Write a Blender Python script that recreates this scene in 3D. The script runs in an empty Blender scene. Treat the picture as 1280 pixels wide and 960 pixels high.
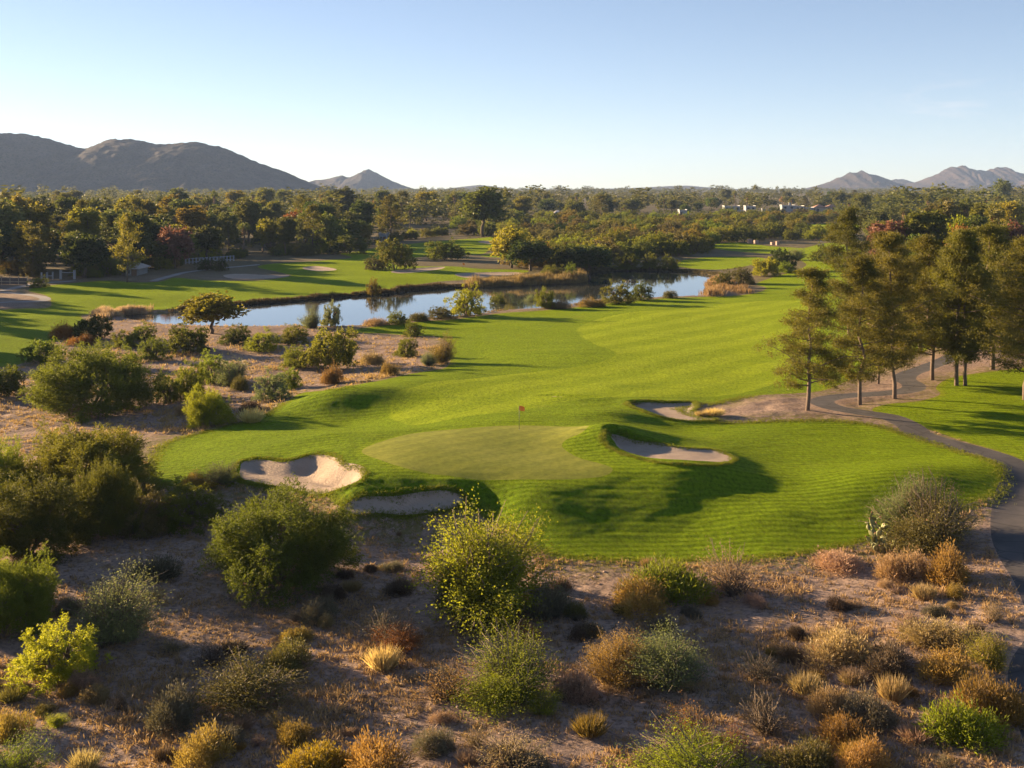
import bpy, math, random
import numpy as np

scene = bpy.context.scene
COL = scene.collection

# ------------------------------------------------------------------ camera, light, exposure
F, YH, H = 1500.0, 232.0, 22.0          # focal length in photo pixels, horizon row, camera height (m)
cam_d = bpy.data.cameras.new("camera")
cam = bpy.data.objects.new("camera", cam_d)
COL.objects.link(cam)
cam.location = (0, 0, H)
cam.rotation_euler = (math.radians(90), 0, 0)
cam_d.sensor_width = 36.0
cam_d.lens = F / 1280 * 36.0
cam_d.shift_y = -(480 - YH) / 1280
cam_d.clip_start = 1.0
cam_d.clip_end = 40000
scene.camera = cam

SUN_EL, SUN_AZ = math.radians(12.0), math.radians(62)     # azimuth: from straight ahead towards the left
world = bpy.data.worlds.new("World")
scene.world = world
world.use_nodes = True
wn, wl = world.node_tree.nodes, world.node_tree.links
bg = wn["Background"]
sky = wn.new("ShaderNodeTexSky")
sky.sky_type = 'NISHITA'
sky.sun_disc = False
sky.sun_elevation = SUN_EL
sky.sun_rotation = -SUN_AZ
sky.altitude = 400
sky.air_density = 0.6
sky.dust_density = 0.15
sky.ozone_density = 1.0
# a few faint wisps of high cloud low over the mountains
wtc = wn.new("ShaderNodeTexCoord")
wmp = wn.new("ShaderNodeMapping")
wmp.inputs["Location"].default_value = (-0.345, 0, -0.062)
wl.new(wtc.outputs["Generated"], wmp.inputs["Vector"])
wsc = wn.new("ShaderNodeVectorMath"); wsc.operation = 'MULTIPLY'; wsc.inputs[1].default_value = (14, 0, 34)
wl.new(wmp.outputs[0], wsc.inputs[0])
wln = wn.new("ShaderNodeVectorMath"); wln.operation = 'LENGTH'
wl.new(wsc.outputs[0], wln.inputs[0])
wno = wn.new("ShaderNodeTexNoise"); wno.inputs["Scale"].default_value = 1.0; wno.inputs["Detail"].default_value = 6; wno.inputs["Roughness"].default_value = 0.65; wno.inputs["Distortion"].default_value = 0.8
wm2 = wn.new("ShaderNodeMapping"); wm2.inputs["Scale"].default_value = (18, 6, 70); wm2.inputs["Rotation"].default_value = (0, 0.25, 0)
wl.new(wtc.outputs["Generated"], wm2.inputs["Vector"]); wl.new(wm2.outputs[0], wno.inputs["Vector"])
wr1 = wn.new("ShaderNodeMapRange"); wr1.inputs[1].default_value = 1.0; wr1.inputs[2].default_value = 0.1
wl.new(wln.outputs["Value"], wr1.inputs[0])
wr2 = wn.new("ShaderNodeMapRange"); wr2.inputs[1].default_value = 0.5; wr2.inputs[2].default_value = 0.8; wr2.inputs[4].default_value = 0.35
wl.new(wno.outputs["Fac"], wr2.inputs[0])
wmu = wn.new("ShaderNodeMath"); wmu.operation = 'MULTIPLY'
wl.new(wr1.outputs[0], wmu.inputs[0]); wl.new(wr2.outputs[0], wmu.inputs[1])
wmx = wn.new("ShaderNodeMix"); wmx.data_type = 'RGBA'
wl.new(wmu.outputs[0], wmx.inputs[0]); wl.new(sky.outputs[0], wmx.inputs[6]); wmx.inputs[7].default_value = (6.5, 6.3, 6.0, 1)
wti = wn.new("ShaderNodeMix"); wti.data_type = 'RGBA'; wti.blend_type = 'MULTIPLY'; wti.inputs[0].default_value = 1.0
wti.inputs[7].default_value = (2.34, 2.26, 2.34, 1)
wsm = wn.new("ShaderNodeMix"); wsm.data_type = 'RGBA'; wsm.blend_type = 'MULTIPLY'; wsm.inputs[0].default_value = 1.0
wsm.inputs[7].default_value = (0.2, 0.2, 0.2, 1)
wga = wn.new("ShaderNodeGamma"); wga.inputs[1].default_value = 0.82       # an even evening sky: less glare low down
wl.new(wmx.outputs[2], wsm.inputs[6])
wl.new(wsm.outputs[2], wga.inputs[0])
wl.new(wga.outputs[0], wti.inputs[6])
wl.new(wti.outputs[2], bg.inputs[0])
bg.inputs[1].default_value = 0.091

sun_d = bpy.data.lights.new("sun", 'SUN')
sun_d.energy = 5.0
sun_d.angle = math.radians(0.5)
sun_d.color = (1.0, 0.71, 0.40)
sun = bpy.data.objects.new("sun", sun_d)
COL.objects.link(sun)
sun.rotation_euler = (math.radians(90) - SUN_EL, 0, math.radians(180) + SUN_AZ)
sun.location = (-300, 200, 200)

vs = scene.view_settings
vs.view_transform = 'Standard'
vs.look = 'None'
vs.gamma = 1.0
vs.use_curve_mapping = False
vs.exposure = 2.08
cy = scene.cycles
cy.use_denoising = True
scene.render.filter_size = 1.05
cy.max_bounces = 8
cy.transparent_max_bounces = 8
cy.diffuse_bounces = 3
cy.volume_bounces = 1
cy.caustics_reflective = False
cy.caustics_refractive = False

# ------------------------------------------------------------------ helpers
def rngf(seed):
    return np.random.default_rng(seed)

def hash2(ix, iy, seed):
    h = (ix.astype(np.int64) * 374761393 + iy.astype(np.int64) * 668265263 + seed * 974711) & 0x7fffffff
    h = ((h ^ (h >> 13)) * 1274126177) & 0x7fffffff
    return ((h ^ (h >> 16)) & 0xffff) / 65535.0

def vnoise(x, y, seed=0):
    ix, iy = np.floor(x), np.floor(y)
    fx, fy = x - ix, y - iy
    fx, fy = fx * fx * (3 - 2 * fx), fy * fy * (3 - 2 * fy)
    a, b = hash2(ix, iy, seed), hash2(ix + 1, iy, seed)
    c, d = hash2(ix, iy + 1, seed), hash2(ix + 1, iy + 1, seed)
    return (a + (b - a) * fx) * (1 - fy) + (c + (d - c) * fx) * fy

def fbm(x, y, seed=0, oct=4):
    s, a, t = 0.0, 1.0, 0.0
    for i in range(oct):
        s = s + a * vnoise(x * 2 ** i, y * 2 ** i, seed + i * 17)
        t += a
        a *= 0.5
    return s / t

def sstep(a, b, x):
    t = np.clip((x - a) / (b - a), 0, 1)
    return t * t * (3 - 2 * t)

def mesh_np(name, V, faces, smooth=False):
    """faces: (n,k) array of one polygon size."""
    me = bpy.data.meshes.new(name)
    V = np.asarray(V, np.float32)
    faces = np.asarray(faces, np.int32)
    n, k = faces.shape
    me.vertices.add(len(V))
    me.vertices.foreach_set("co", V.ravel())
    me.loops.add(n * k)
    me.loops.foreach_set("vertex_index", faces.ravel())
    me.polygons.add(n)
    me.polygons.foreach_set("loop_start", np.arange(0, n * k, k, dtype=np.int32))
    me.polygons.foreach_set("loop_total", np.full(n, k, np.int32))
    me.update(calc_edges=True)
    me.polygons.foreach_set("use_smooth", np.full(n, smooth))
    return me

class MB:
    """collects verts and mixed faces of one mesh"""
    def __init__(s):
        s.v, s.f = [], []
    def add(s, vs, fs):
        o = len(s.v)
        s.v += [tuple(map(float, p)) for p in vs]
        s.f += [tuple(i + o for i in f) for f in fs]
        return s
    def box(s, c, d, rz=0.0):
        cx, cy_, cz = c
        hx, hy, hz = d[0] / 2, d[1] / 2, d[2] / 2
        cr, sr = math.cos(rz), math.sin(rz)
        vs = []
        for z in (-hz, hz):
            for x, y in ((-hx, -hy), (hx, -hy), (hx, hy), (-hx, hy)):
                vs.append((cx + x * cr - y * sr, cy_ + x * sr + y * cr, cz + z))
        return s.add(vs, [(3, 2, 1, 0), (4, 5, 6, 7), (0, 1, 5, 4), (1, 2, 6, 5), (2, 3, 7, 6), (3, 0, 4, 7)])
    def tube(s, pts, rad, n=6):
        pts = np.asarray(pts, float)
        k = len(pts)
        rad = np.broadcast_to(np.asarray(rad, float), (k,))
        vs = []
        for i in range(k):
            d = pts[min(i + 1, k - 1)] - pts[max(i - 1, 0)]
            d = d / (np.linalg.norm(d) + 1e-9)
            a = np.cross(d, (0.31, 0.95, 0.02) if abs(d[2]) > 0.7 else (0, 0, 1))
            a /= np.linalg.norm(a) + 1e-9
            b = np.cross(d, a)
            for j in range(n):
                t = 2 * math.pi * j / n
                vs.append(pts[i] + rad[i] * (a * math.cos(t) + b * math.sin(t)))
        fs = []
        for i in range(k - 1):
            for j in range(n):
                fs.append((i * n + j, i * n + (j + 1) % n, (i + 1) * n + (j + 1) % n, (i + 1) * n + j))
        fs.append(tuple(range((k - 1) * n, k * n)))
        fs.append(tuple(reversed(range(n))))
        return s.add(vs, fs)
    def build(s, name, smooth=False):
        me = bpy.data.meshes.new(name)
        me.from_pydata(s.v, [], s.f)
        me.update()
        if smooth:
            me.polygons.foreach_set("use_smooth", np.full(len(me.polygons), True))
        return me

def link(name, data, mat=None, parent=None, loc=None, rz=0.0, scale=None):
    o = bpy.data.objects.new(name, data)
    COL.objects.link(o)
    if parent is not None:
        o.parent = parent
    if loc is not None:
        o.location = loc
    if rz:
        o.rotation_euler = (0, 0, rz)
    if scale is not None:
        o.scale = scale
    if mat is not None:
        if not data.materials:
            data.materials.append(mat)
        if data.materials[0] is not mat:
            o.material_slots[0].link = 'OBJECT'
            o.material_slots[0].material = mat
    return o

def tag(o, label, cat=None, group=None, kind=None):
    o["label"] = label
    if cat: o["category"] = cat
    if group: o["group"] = group
    if kind: o["kind"] = kind
    return o

# ------------------------------------------------------------------ materials
def nodes_of(name):
    m = bpy.data.materials.new(name)
    m.use_nodes = True
    nt = m.node_tree
    return m, nt.nodes, nt.links, nt.nodes["Principled BSDF"]

def N(ns, typ, **kw):
    n = ns.new(typ)
    for k, v in kw.items():
        setattr(n, k, v)
    return n

def ramp(ns, stops):
    r = ns.new("ShaderNodeValToRGB")
    e = r.color_ramp.elements
    while len(e) < len(stops):
        e.new(0.5)
    for i, (p, c) in enumerate(stops):
        e[i].position = p
        e[i].color = (*c, 1) if len(c) == 3 else c
    return r

def math_n(ns, ls, op, a, b=None, clamp=False):
    m = ns.new("ShaderNodeMath")
    m.operation = op
    m.use_clamp = clamp
    for i, x in enumerate((a, b)):
        if x is None: continue
        if isinstance(x, (int, float)): m.inputs[i].default_value = x
        else: ls.new(x, m.inputs[i])
    return m.outputs[0]

def mix_c(ns, ls, fac, a, b, mode='MIX'):
    m = ns.new("ShaderNodeMix")
    m.data_type = 'RGBA'
    m.blend_type = mode
    if isinstance(fac, (int, float)): m.inputs[0].default_value = fac
    else: ls.new(fac, m.inputs[0])
    for i, x in ((6, a), (7, b)):
        if isinstance(x, tuple): m.inputs[i].default_value = (*x, 1)
        else: ls.new(x, m.inputs[i])
    return m.outputs[2]

def noise_n(ns, ls, vec, scale, detail=4, rough=0.55, dist=0.0):
    n = ns.new("ShaderNodeTexNoise")
    n.inputs["Scale"].default_value = scale
    n.inputs["Detail"].default_value = detail
    n.inputs["Roughness"].default_value = rough
    n.inputs["Distortion"].default_value = dist
    if vec is not None: ls.new(vec, n.inputs["Vector"])
    return n.outputs["Fac"]

def bump_n(ns, ls, h, strength, dist, bsdf, normal=None):
    b = ns.new("ShaderNodeBump")
    b.inputs["Strength"].default_value = strength
    b.inputs["Distance"].default_value = dist
    ls.new(h, b.inputs["Height"])
    if normal is not None: ls.new(normal, b.inputs["Normal"])
    if bsdf is not None: ls.new(b.outputs[0], bsdf.inputs["Normal"])
    return b.outputs[0]

def plain(name, col, rough=0.7, var=0.12, scale=3.0, bump=0.0, metal=0.0):
    m, ns, ls, b = nodes_of(name)
    geo = ns.new("ShaderNodeTexCoord")
    f = noise_n(ns, ls, geo.outputs["Object"], scale)
    r = ramp(ns, [(0.25, tuple(c * (1 - var) for c in col)), (0.75, tuple(min(1, c * (1 + var)) for c in col))])
    ls.new(f, r.inputs[0])
    ls.new(r.outputs[0], b.inputs["Base Color"])
    b.inputs["Roughness"].default_value = rough
    b.inputs["Metallic"].default_value = metal
    if bump:
        bump_n(ns, ls, noise_n(ns, ls, geo.outputs["Object"], scale * 4), bump, 0.05, b)
    return m

def foliage(name, a, b_, trans=0.35, rough=0.6, hue=0.02, tmul=1.25):
    """leaf material: colour varies per leaf, per clump and per plant; part of the light passes through"""
    m, ns, ls, b = nodes_of(name)
    geo = ns.new("ShaderNodeNewGeometry")
    tc = ns.new("ShaderNodeTexCoord")
    oi = ns.new("ShaderNodeObjectInfo")
    nz = noise_n(ns, ls, tc.outputs["Object"], 0.9, 3)
    s1 = math_n(ns, ls, 'MULTIPLY', geo.outputs["Random Per Island"], 0.36)
    s2 = math_n(ns, ls, 'MULTIPLY', nz, 1.15)
    s = math_n(ns, ls, 'SUBTRACT', math_n(ns, ls, 'ADD', s1, s2), 0.26, True)
    c = mix_c(ns, ls, s, a, tuple(min(0.8, x * 1.25) for x in b_))
    hs = ns.new("ShaderNodeHueSaturation")
    ls.new(c, hs.inputs["Color"])
    hv = math_n(ns, ls, 'ADD', math_n(ns, ls, 'MULTIPLY', oi.outputs["Random"], 2 * hue), 0.5 - hue)
    ls.new(hv, hs.inputs["Hue"])
    rv = math_n(ns, ls, 'FRACT', math_n(ns, ls, 'MULTIPLY', oi.outputs["Random"], 37.7))
    ls.new(math_n(ns, ls, 'ADD', math_n(ns, ls, 'MULTIPLY', rv, 0.45), 0.78), hs.inputs["Value"])
    ls.new(hs.outputs[0], b.inputs["Base Color"])
    b.inputs["Roughness"].default_value = rough
    b.inputs["Specular IOR Level"].default_value = 0.25
    tr = ns.new("ShaderNodeBsdfTranslucent")
    tcx = mix_c(ns, ls, 1.0, hs.outputs[0], (tmul, tmul * 1.0, tmul * 0.7), 'MULTIPLY')
    ls.new(tcx, tr.inputs["Color"])
    mx = ns.new("ShaderNodeMixShader")
    mx.inputs[0].default_value = min(0.6, trans + 0.05)
    ls.new(b.outputs[0], mx.inputs[1])
    ls.new(tr.outputs[0], mx.inputs[2])
    ls.new(mx.outputs[0], ns["Material Output"].inputs["Surface"])
    return m
# soft swells of the turf: photo position of the crest, height, half widths (m), turn
MOUNDS = [(400, 505, 0.5, 5, 3, 0), (452, 493, 0.75, 6, 3.5, 0), (520, 481, 0.5, 7, 4, 0), (455, 519, -0.35, 6, 4, 0),
          (395, 553, 0.6, 6, 3, 0.2), (330, 548, 0.3, 5, 3, 0.2), (764, 520, 0.5, 4.0, 3.0, 0), (840, 532, -0.35, 5, 4, 0), (752, 548, 0.75, 3.2, 3.5, 0), (800, 545, 0.5, 4, 2.5, 0),
          (800, 592, 0.18, 6.0, 2.8, 0), (890, 588, 0.22, 6, 2.4, 0), (1075, 606, 0.55, 8, 4, 0.3), (960, 650, 0.4, 6, 3, 0.5),
          (700, 445, 0.5, 10, 8, 0), (620, 430, 0.35, 9, 8, 0), (830, 395, 0.4, 14, 8, 0), (1150, 600, 0.5, 6, 5, 0), (1240, 590, 0.35, 4, 4, 0),
          (150, 372, 0.5, 18, 10, 0), (330, 360, 0.6, 16, 10, 0), (60, 400, 0.5, 14, 9, 0), (480, 350, 0.5, 14, 8, 0), (420, 330, 0.6, 14, 9, 0)]
# ------------------------------------------------------------------ the lie of the land
# control points: where the photo shows the ground (column, row) and how high it is there (m)
CP = [(-300, 960, -3.6), (0, 960, -3.6), (320, 960, -3.7), (640, 960, -3.7), (960, 960, -3.6), (1280, 960, -3.3), (1600, 960, -3.2),
      (-200, 800, -3.5), (0, 800, -3.5), (320, 800, -3.6), (640, 800, -3.6), (960, 800, -3.3), (1280, 800, -2.6), (1500, 800, -2.4),
      (0, 700, -3.2), (200, 700, -3.3), (400, 690, -3.4), (620, 710, -3.4), (870, 715, -3.1), (1060, 690, -2.7), (1150, 665, -2.2),
      (1270, 700, -1.9), (1450, 700, -1.8), (-100, 620, -3.0), (100, 620, -2.9), (180, 610, -2.6), (250, 618, -2.7), (330, 625, -2.8), (410, 650, -3.1), (500, 655, -3.2), (600, 655, -3.0),
      (215, 570, -2.3), (290, 575, -1.4), (300, 545, -2.0), (330, 528, -2.0),
      (452, 566, -0.1), (520, 545, 0.1), (590, 535, 0.25), (660, 533, 0.3), (720, 537, 0.3), (620, 597, -0.45), (540, 591, -0.35), (700, 598, -0.45), (760, 590, -0.3), (650, 565, 0.0), (740, 560, 0.1),
      (460, 590, -0.5), (440, 610, -0.9), (560, 608, -0.75), (500, 612, -0.85), (640, 625, -1.1), (720, 630, -1.3), (680, 665, -2.35), (780, 665, -2.4), (860, 655, -2.3), (860, 690, -2.95), (960, 685, -2.6), (950, 640, -1.95),
      (800, 600, -0.6), (860, 592, -0.35), (920, 585, -0.5), (830, 628, -1.35), (900, 622, -1.4), (1000, 612, -1.45), (1060, 630, -1.5), (1120, 620, -1.35), (1050, 590, -1.1), (980, 575, -0.9), (1180, 600, -1.2),
      (1250, 610, -1.5), (1100, 550, -1.0), (1200, 530, -0.9), (1280, 560, -1.0), (1280, 480, -0.4), (1100, 500, -0.7), (1450, 560, -0.8), (1450, 470, -0.2), (1010, 515, -0.7),
      (770, 540, 0.15), (800, 548, 0.0), (850, 540, -0.6), (780, 500, -0.35), (830, 530, -0.5), (900, 530, -0.9), (700, 510, -0.2), (640, 500, -0.4), (580, 515, -0.5),
      (940, 550, -0.9), (900, 500, -0.7), (900, 470, -1.0), (760, 470, -0.8), (660, 480, -0.5), (560, 480, -0.5), (470, 492, -0.4), (410, 503, -0.8), (440, 522, -1.5), (380, 520, -1.9), (480, 540, -0.7),
      (400, 540, -1.3), (370, 560, -1.0), (430, 555, -0.4), (340, 500, -2.2), (400, 478, -1.8), (500, 470, -0.9), (550, 460, -1.2), (650, 455, -1.0), (760, 440, -1.0), (720, 415, -1.3),
      (950, 420, -1.2), (850, 400, -1.5), (600, 420, -1.7), (540, 440, -1.8), (1050, 420, -1.0), (1150, 430, -0.6), (1000, 375, -1.5), (900, 385, -1.6),
      (400, 440, -2.2), (250, 500, -2.9), (100, 480, -2.9), (-100, 480, -2.7), (20, 450, -2.5), (300, 430, -2.2), (450, 425, -2.1), (180, 460, -2.6), (120, 540, -2.9), (-60, 550, -3.0),
      (437, 413, -2.2), (520, 404, -2.1), (632, 392, -2.0), (700, 387, -1.9), (780, 377, -1.9), (880, 371, -1.9), (300, 412, -2.2), (200, 412, -2.2), (130, 402, -2.2),
      (225, 387, -2.2), (330, 376, -2.2), (450, 366, -2.2), (600, 356, -2.2), (700, 345, -2.1), (760, 335, -2.1), (840, 333, -2.1), (900, 345, -2.0), (915, 362, -1.9),
      (0, 420, -1.7), (-150, 430, -1.5), (80, 400, -1.9), (100, 365, -1.5), (200, 350, -1.2), (300, 350, -1.2), (400, 345, -1.2), (500, 345, -1.3), (560, 330, -1.0), (400, 325, -0.8), (600, 305, -0.8), (-150, 360, -1.2),
      (0, 340, -1), (250, 325, -0.8), (900, 322, -1.4), (1000, 335, -1.2), (1000, 310, -1), (1100, 350, -0.8), (1300, 380, -0.3), (1450, 380, 0), (700, 300, -0.8)]
for Yf, zf in ((700, 0.0), (1100, 0.5), (2000, 1.0), (4000, 0), (8600, -4)):
    for uf in (-0.75, -0.4, 0.0, 0.4, 0.75):
        CP.append((640 + uf * F, YH + F * (H - zf) / Yf, zf))

CPa = np.array(CP, float)
cY = F * (H - CPa[:, 2]) / (CPa[:, 1] - YH)
cU = (CPa[:, 0] - 640) / F
def _feat(u, Y):
    return np.stack([u, np.log(Y)], -1)
_P = _feat(cU, cY)
def _ker(r2):
    return np.where(r2 > 1e-12, r2 * np.log(r2 + 1e-12), 0.0)
_n = len(_P)
_K = _ker(((_P[:, None] - _P[None]) ** 2).sum(-1)) + np.eye(_n) * 0.0008
_Q = np.concatenate([np.ones((_n, 1)), _P], 1)
_A = np.block([[_K, _Q], [_Q.T, np.zeros((3, 3))]])
_w = np.linalg.solve(_A, np.concatenate([CPa[:, 2], np.zeros(3)]))

def tps(u, Y):
    out = np.empty(u.size)
    X = _feat(u.ravel(), Y.ravel())
    for i in range(0, len(X), 20000):
        c = X[i:i + 20000]
        out[i:i + 20000] = _ker(((c[:, None] - _P[None]) ** 2).sum(-1)) @ _w[:_n] + _w[_n] + c @ _w[_n + 1:]
    return out.reshape(u.shape)

# the sheet of ground: fine near by, coarse far off, past the horizon
GU = np.linspace(-0.74, 0.70, 520)
_r = [30.0]
while _r[-1] < 8500:
    y = _r[-1]
    _r.append(y * (1.0027 if 46 < y < 135 else 1.005 if y < 420 else 1.02))
GY = np.array(_r)
_cu = np.linspace(GU[0], GU[-1], 150)
_cv = np.exp(np.linspace(math.log(GY[0]), math.log(GY[-1]), 420))
_cz = tps(*np.meshgrid(_cu, _cv))

def bil(gx, gy, Z, x, y):
    x, y = np.asarray(x, float), np.asarray(y, float)
    i = np.clip(np.searchsorted(gx, x) - 1, 0, len(gx) - 2)
    j = np.clip(np.searchsorted(gy, y) - 1, 0, len(gy) - 2)
    fx = np.clip((x - gx[i]) / (gx[i + 1] - gx[i]), 0, 1)
    fy = np.clip((y - gy[j]) / (gy[j + 1] - gy[j]), 0, 1)
    return (Z[j, i] * (1 - fx) + Z[j, i + 1] * fx) * (1 - fy) + (Z[j + 1, i] * (1 - fx) + Z[j + 1, i + 1] * fx) * fy

UU, YY = np.meshgrid(GU, GY)
XX = UU * YY
Z = bil(_cu, np.log(_cv), _cz, UU, np.log(YY))

def ground_at(px, py):
    """the point of ground seen at a photo position"""
    u = (px - 640) / F
    z = np.array([np.interp(u, GU, row) for row in (Z[:, :])]) if False else _col(u)
    rows = YH + F * (H - z) / GY
    k = np.nonzero(rows <= py)[0]
    i = int(k[0]) if len(k) else len(GY) - 1
    if i == 0:
        Y, zz = GY[0], z[0]
        Y = F * (H - z[0]) / (py - YH) if py > rows[0] else Y
    else:
        t = (rows[i - 1] - py) / (rows[i - 1] - rows[i] + 1e-9)
        t = min(max(t, 0), 1)
        Y = GY[i - 1] + t * (GY[i] - GY[i - 1]); zz = z[i - 1] + t * (z[i] - z[i - 1])
    return np.array([u * Y, Y, zz])

def _col(u):
    x = np.clip((u - GU[0]) / (GU[1] - GU[0]), 0, len(GU) - 1.001)
    i = int(x); f = x - i
    return Z[:, i] * (1 - f) + Z[:, i + 1] * f

def z_at(X, Y):
    return bil(GU, GY, Z, np.asarray(X) / np.asarray(Y), Y)

def catmull(P, closed=True, k=5):
    P = np.asarray(P, float)
    n = len(P)
    out = []
    for i in range(n if closed else n - 1):
        g = lambda j: P[j % n] if closed else P[min(max(j, 0), n - 1)]
        p0, p1, p2, p3 = g(i - 1), g(i), g(i + 1), g(i + 2)
        for t in np.arange(k) / k:
            out.append(0.5 * (2 * p1 + (p2 - p0) * t + (2 * p0 - 5 * p1 + 4 * p2 - p3) * t * t + (3 * p1 - p0 - 3 * p2 + p3) * t ** 3))
    if not closed: out.append(P[-1])
    return np.array(out)

def seg_dist(X, Y, pts, closed=True):
    """distance to a polyline and, when closed, which points lie inside"""
    d = np.full(X.shape, 1e9)
    ins = np.zeros(X.shape, bool)
    n = len(pts)
    for i in range(n if closed else n - 1):
        a, b = pts[i], pts[(i + 1) % n]
        ex, ey = b[0] - a[0], b[1] - a[1]
        l2 = ex * ex + ey * ey + 1e-12
        wx, wy = X - a[0], Y - a[1]
        t = np.clip((wx * ex + wy * ey) / l2, 0, 1)
        d = np.minimum(d, (wx - ex * t) ** 2 + (wy - ey * t) ** 2)
        if closed and a[1] != b[1]:
            c = ((a[1] > Y) != (b[1] > Y)) & (X < (b[0] - a[0]) * (Y - a[1]) / (b[1] - a[1]) + a[0])
            ins ^= c
    return np.sqrt(d), ins

def field(poly, closed=True, smooth=True, margin=14.0, k=5):
    """signed distance (m, negative inside) over the whole sheet, exact within the margin round the outline"""
    W = np.array([ground_at(*p)[:2] for p in poly])
    if smooth: W = catmull(W, closed, k)
    lo, hi = W.min(0) - margin, W.max(0) + margin
    m = (XX > lo[0]) & (XX < hi[0]) & (YY > lo[1]) & (YY < hi[1])
    out = np.full(XX.shape, margin)
    d, ins = seg_dist(XX[m], YY[m], W, closed)
    out[m] = np.where(ins, -d, d)
    return out

# outlines, at the photo positions where the ground shows them
LAKE = [(142, 395), (165, 401), (210, 407), (281, 409), (360, 409), (437, 409), (494, 402), (532, 398), (569, 396), (632, 388), (680, 385), (730, 380), (775, 374), (830, 371), (880, 368.5), (892, 365),
        (888, 357), (897, 349), (895, 343), (840, 338.5), (770, 337.5), (738, 340), (731, 349), (716, 354), (675, 355.5), (600, 359), (563, 359.5), (505, 364), (475, 368), (450, 369.5), (375, 375.5), (300, 381.5), (225, 389), (180, 391)]
WATER_Z = -2.35
sd_lake = field(LAKE)
Zlake = np.where(sd_lake < 0, WATER_Z - np.minimum(0.35 * -sd_lake, 1.5), np.maximum(Z, WATER_Z + np.minimum(0.45 * sd_lake, 0.55)))
far_edge = sstep(10, 5, sd_lake)
Z = np.where(sd_lake < 0, Zlake, Z * (1 - far_edge) + Zlake * far_edge)

GRASS = [(-60, 0)]
GRASS = [(191, 604), (188, 585), (197, 562), (215, 551), (262, 538), (337, 517), (362, 500), (378, 491), (420, 487), (467, 478), (520, 466), (556, 460), (563, 448), (560, 430), (545, 421), (515, 419.5), (480, 417), (440, 413.5),
         (494, 405.5), (535, 401), (569, 399), (632, 391), (680, 388), (730, 383), (775, 377), (830, 373), (880, 371), (915, 370), (940, 366), (958, 360), (945, 355), (965, 347), (995, 338), (1010, 331), (1000, 325), (985, 318), (1010, 310), (1040, 304),
         (1075, 312), (1080, 330), (1110, 380), (1160, 430), (1120, 447), (1090, 462), (1060, 474), (1030, 487), (990, 491), (950, 493), (905, 500), (895, 503), (868, 502), (850, 510), (880, 524), (930, 526), (985, 524), (1040, 522), (1090, 528), (1150, 543), (1200, 556), (1250, 571), (1278, 590), (1300, 575), (1500, 610), (1500, 470), (1330, 452), (1230, 462), (1185, 470), (1160, 484), (1160, 495), (1130, 502), (1100, 520)]
GRASS1 = GRASS[:61 - 0]
MAIN = [(191, 604), (188, 585), (197, 562), (215, 551), (262, 538), (337, 517), (362, 500), (378, 491), (420, 487), (467, 478), (520, 466), (556, 460), (563, 448), (560, 430), (545, 421), (515, 419.5), (480, 417), (440, 413.5),
        (494, 405.5), (535, 401), (569, 399), (632, 391), (680, 388), (730, 383), (775, 377), (830, 373), (880, 371), (915, 370), (945, 366), (958, 360), (945, 355), (965, 347), (995, 338), (1008, 331), (998, 324), (985, 316), (1010, 309), (1040, 303),
        (1075, 312), (1090, 330), (1120, 370), (1165, 425), (1130, 447), (1098, 462), (1060, 476), (1030, 488), (990, 492), (950, 494), (915, 500), (893, 505), (868, 506), (850, 512), (885, 525), (930, 528), (985, 526), (1040, 526), (1090, 531), (1140, 546), (1190, 562), (1235, 576), (1252, 590), (1255, 603), (1248, 620), (1215, 631), (1180, 640), (1150, 655),
        (1119, 667), (1062, 682), (1010, 692), (950, 699), (875, 702), (800, 702), (730, 700), (690, 695), (655, 680), (630, 660), (600, 643), (578, 640), (540, 645), (480, 648), (437, 643), (420, 632), (405, 622), (370, 617), (330, 612), (300, 606), (285, 602), (265, 608), (230, 608)]
RIGHT = [(1090, 512), (1110, 521), (1150, 533), (1200, 550), (1250, 565), (1285, 580), (1330, 600), (1480, 610), (1560, 520), (1480, 465), (1330, 457), (1250, 463), (1190, 472), (1170, 484), (1175, 493), (1150, 501), (1110, 505)]
FARLEFT = [(-90, 436), (-90, 405), (-60, 392), (20, 386), (62, 384), (58, 371), (35, 363), (60, 357), (130, 351), (170, 353), (200, 352), (219, 347), (250, 350), (279, 351), (320, 351), (362, 346), (352, 341), (322, 334), (340, 330), (369, 329), (412, 325), (440, 322), (425, 317), (450, 314), (480, 308), (509, 305), (565, 300), (602, 297.5), (628, 295), (622, 306), (612, 312), (600, 318), (560, 318), (520, 322), (490, 330),
           (530, 333), (568, 333), (600, 336), (660, 338), (640, 344), (600, 347), (587, 349.5), (531, 355), (475, 367), (400, 373), (320, 379), (247, 385), (225, 386), (178, 389), (150, 392), (118, 394), (101, 398), (112, 408), (95, 418), (62, 430), (45, 440), (28, 454), (0, 459), (-60, 462)]
PATCH1 = [(851, 326), (880, 322), (920, 321), (952, 322), (955, 326), (940, 331), (920, 335), (895, 337), (870, 336), (848, 333)]
PATCH2 = [(886, 307), (914, 303), (940, 305), (965, 308), (1000, 310), (1020, 314), (1010, 318), (960, 317), (930, 315), (900, 312)]
PATCH3 = [(955, 284), (985, 281), (1020, 280), (1052, 279), (1075, 281), (1065, 290), (1045, 297), (1025, 298), (1015, 294), (990, 289)]
PATCH4 = [(812, 276), (845, 272.5), (900, 271), (890, 275), (850, 279)]
PATCH5 = [(600, 320), (640, 313), (690, 308), (720, 309), (690, 315), (650, 322)]
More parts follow.
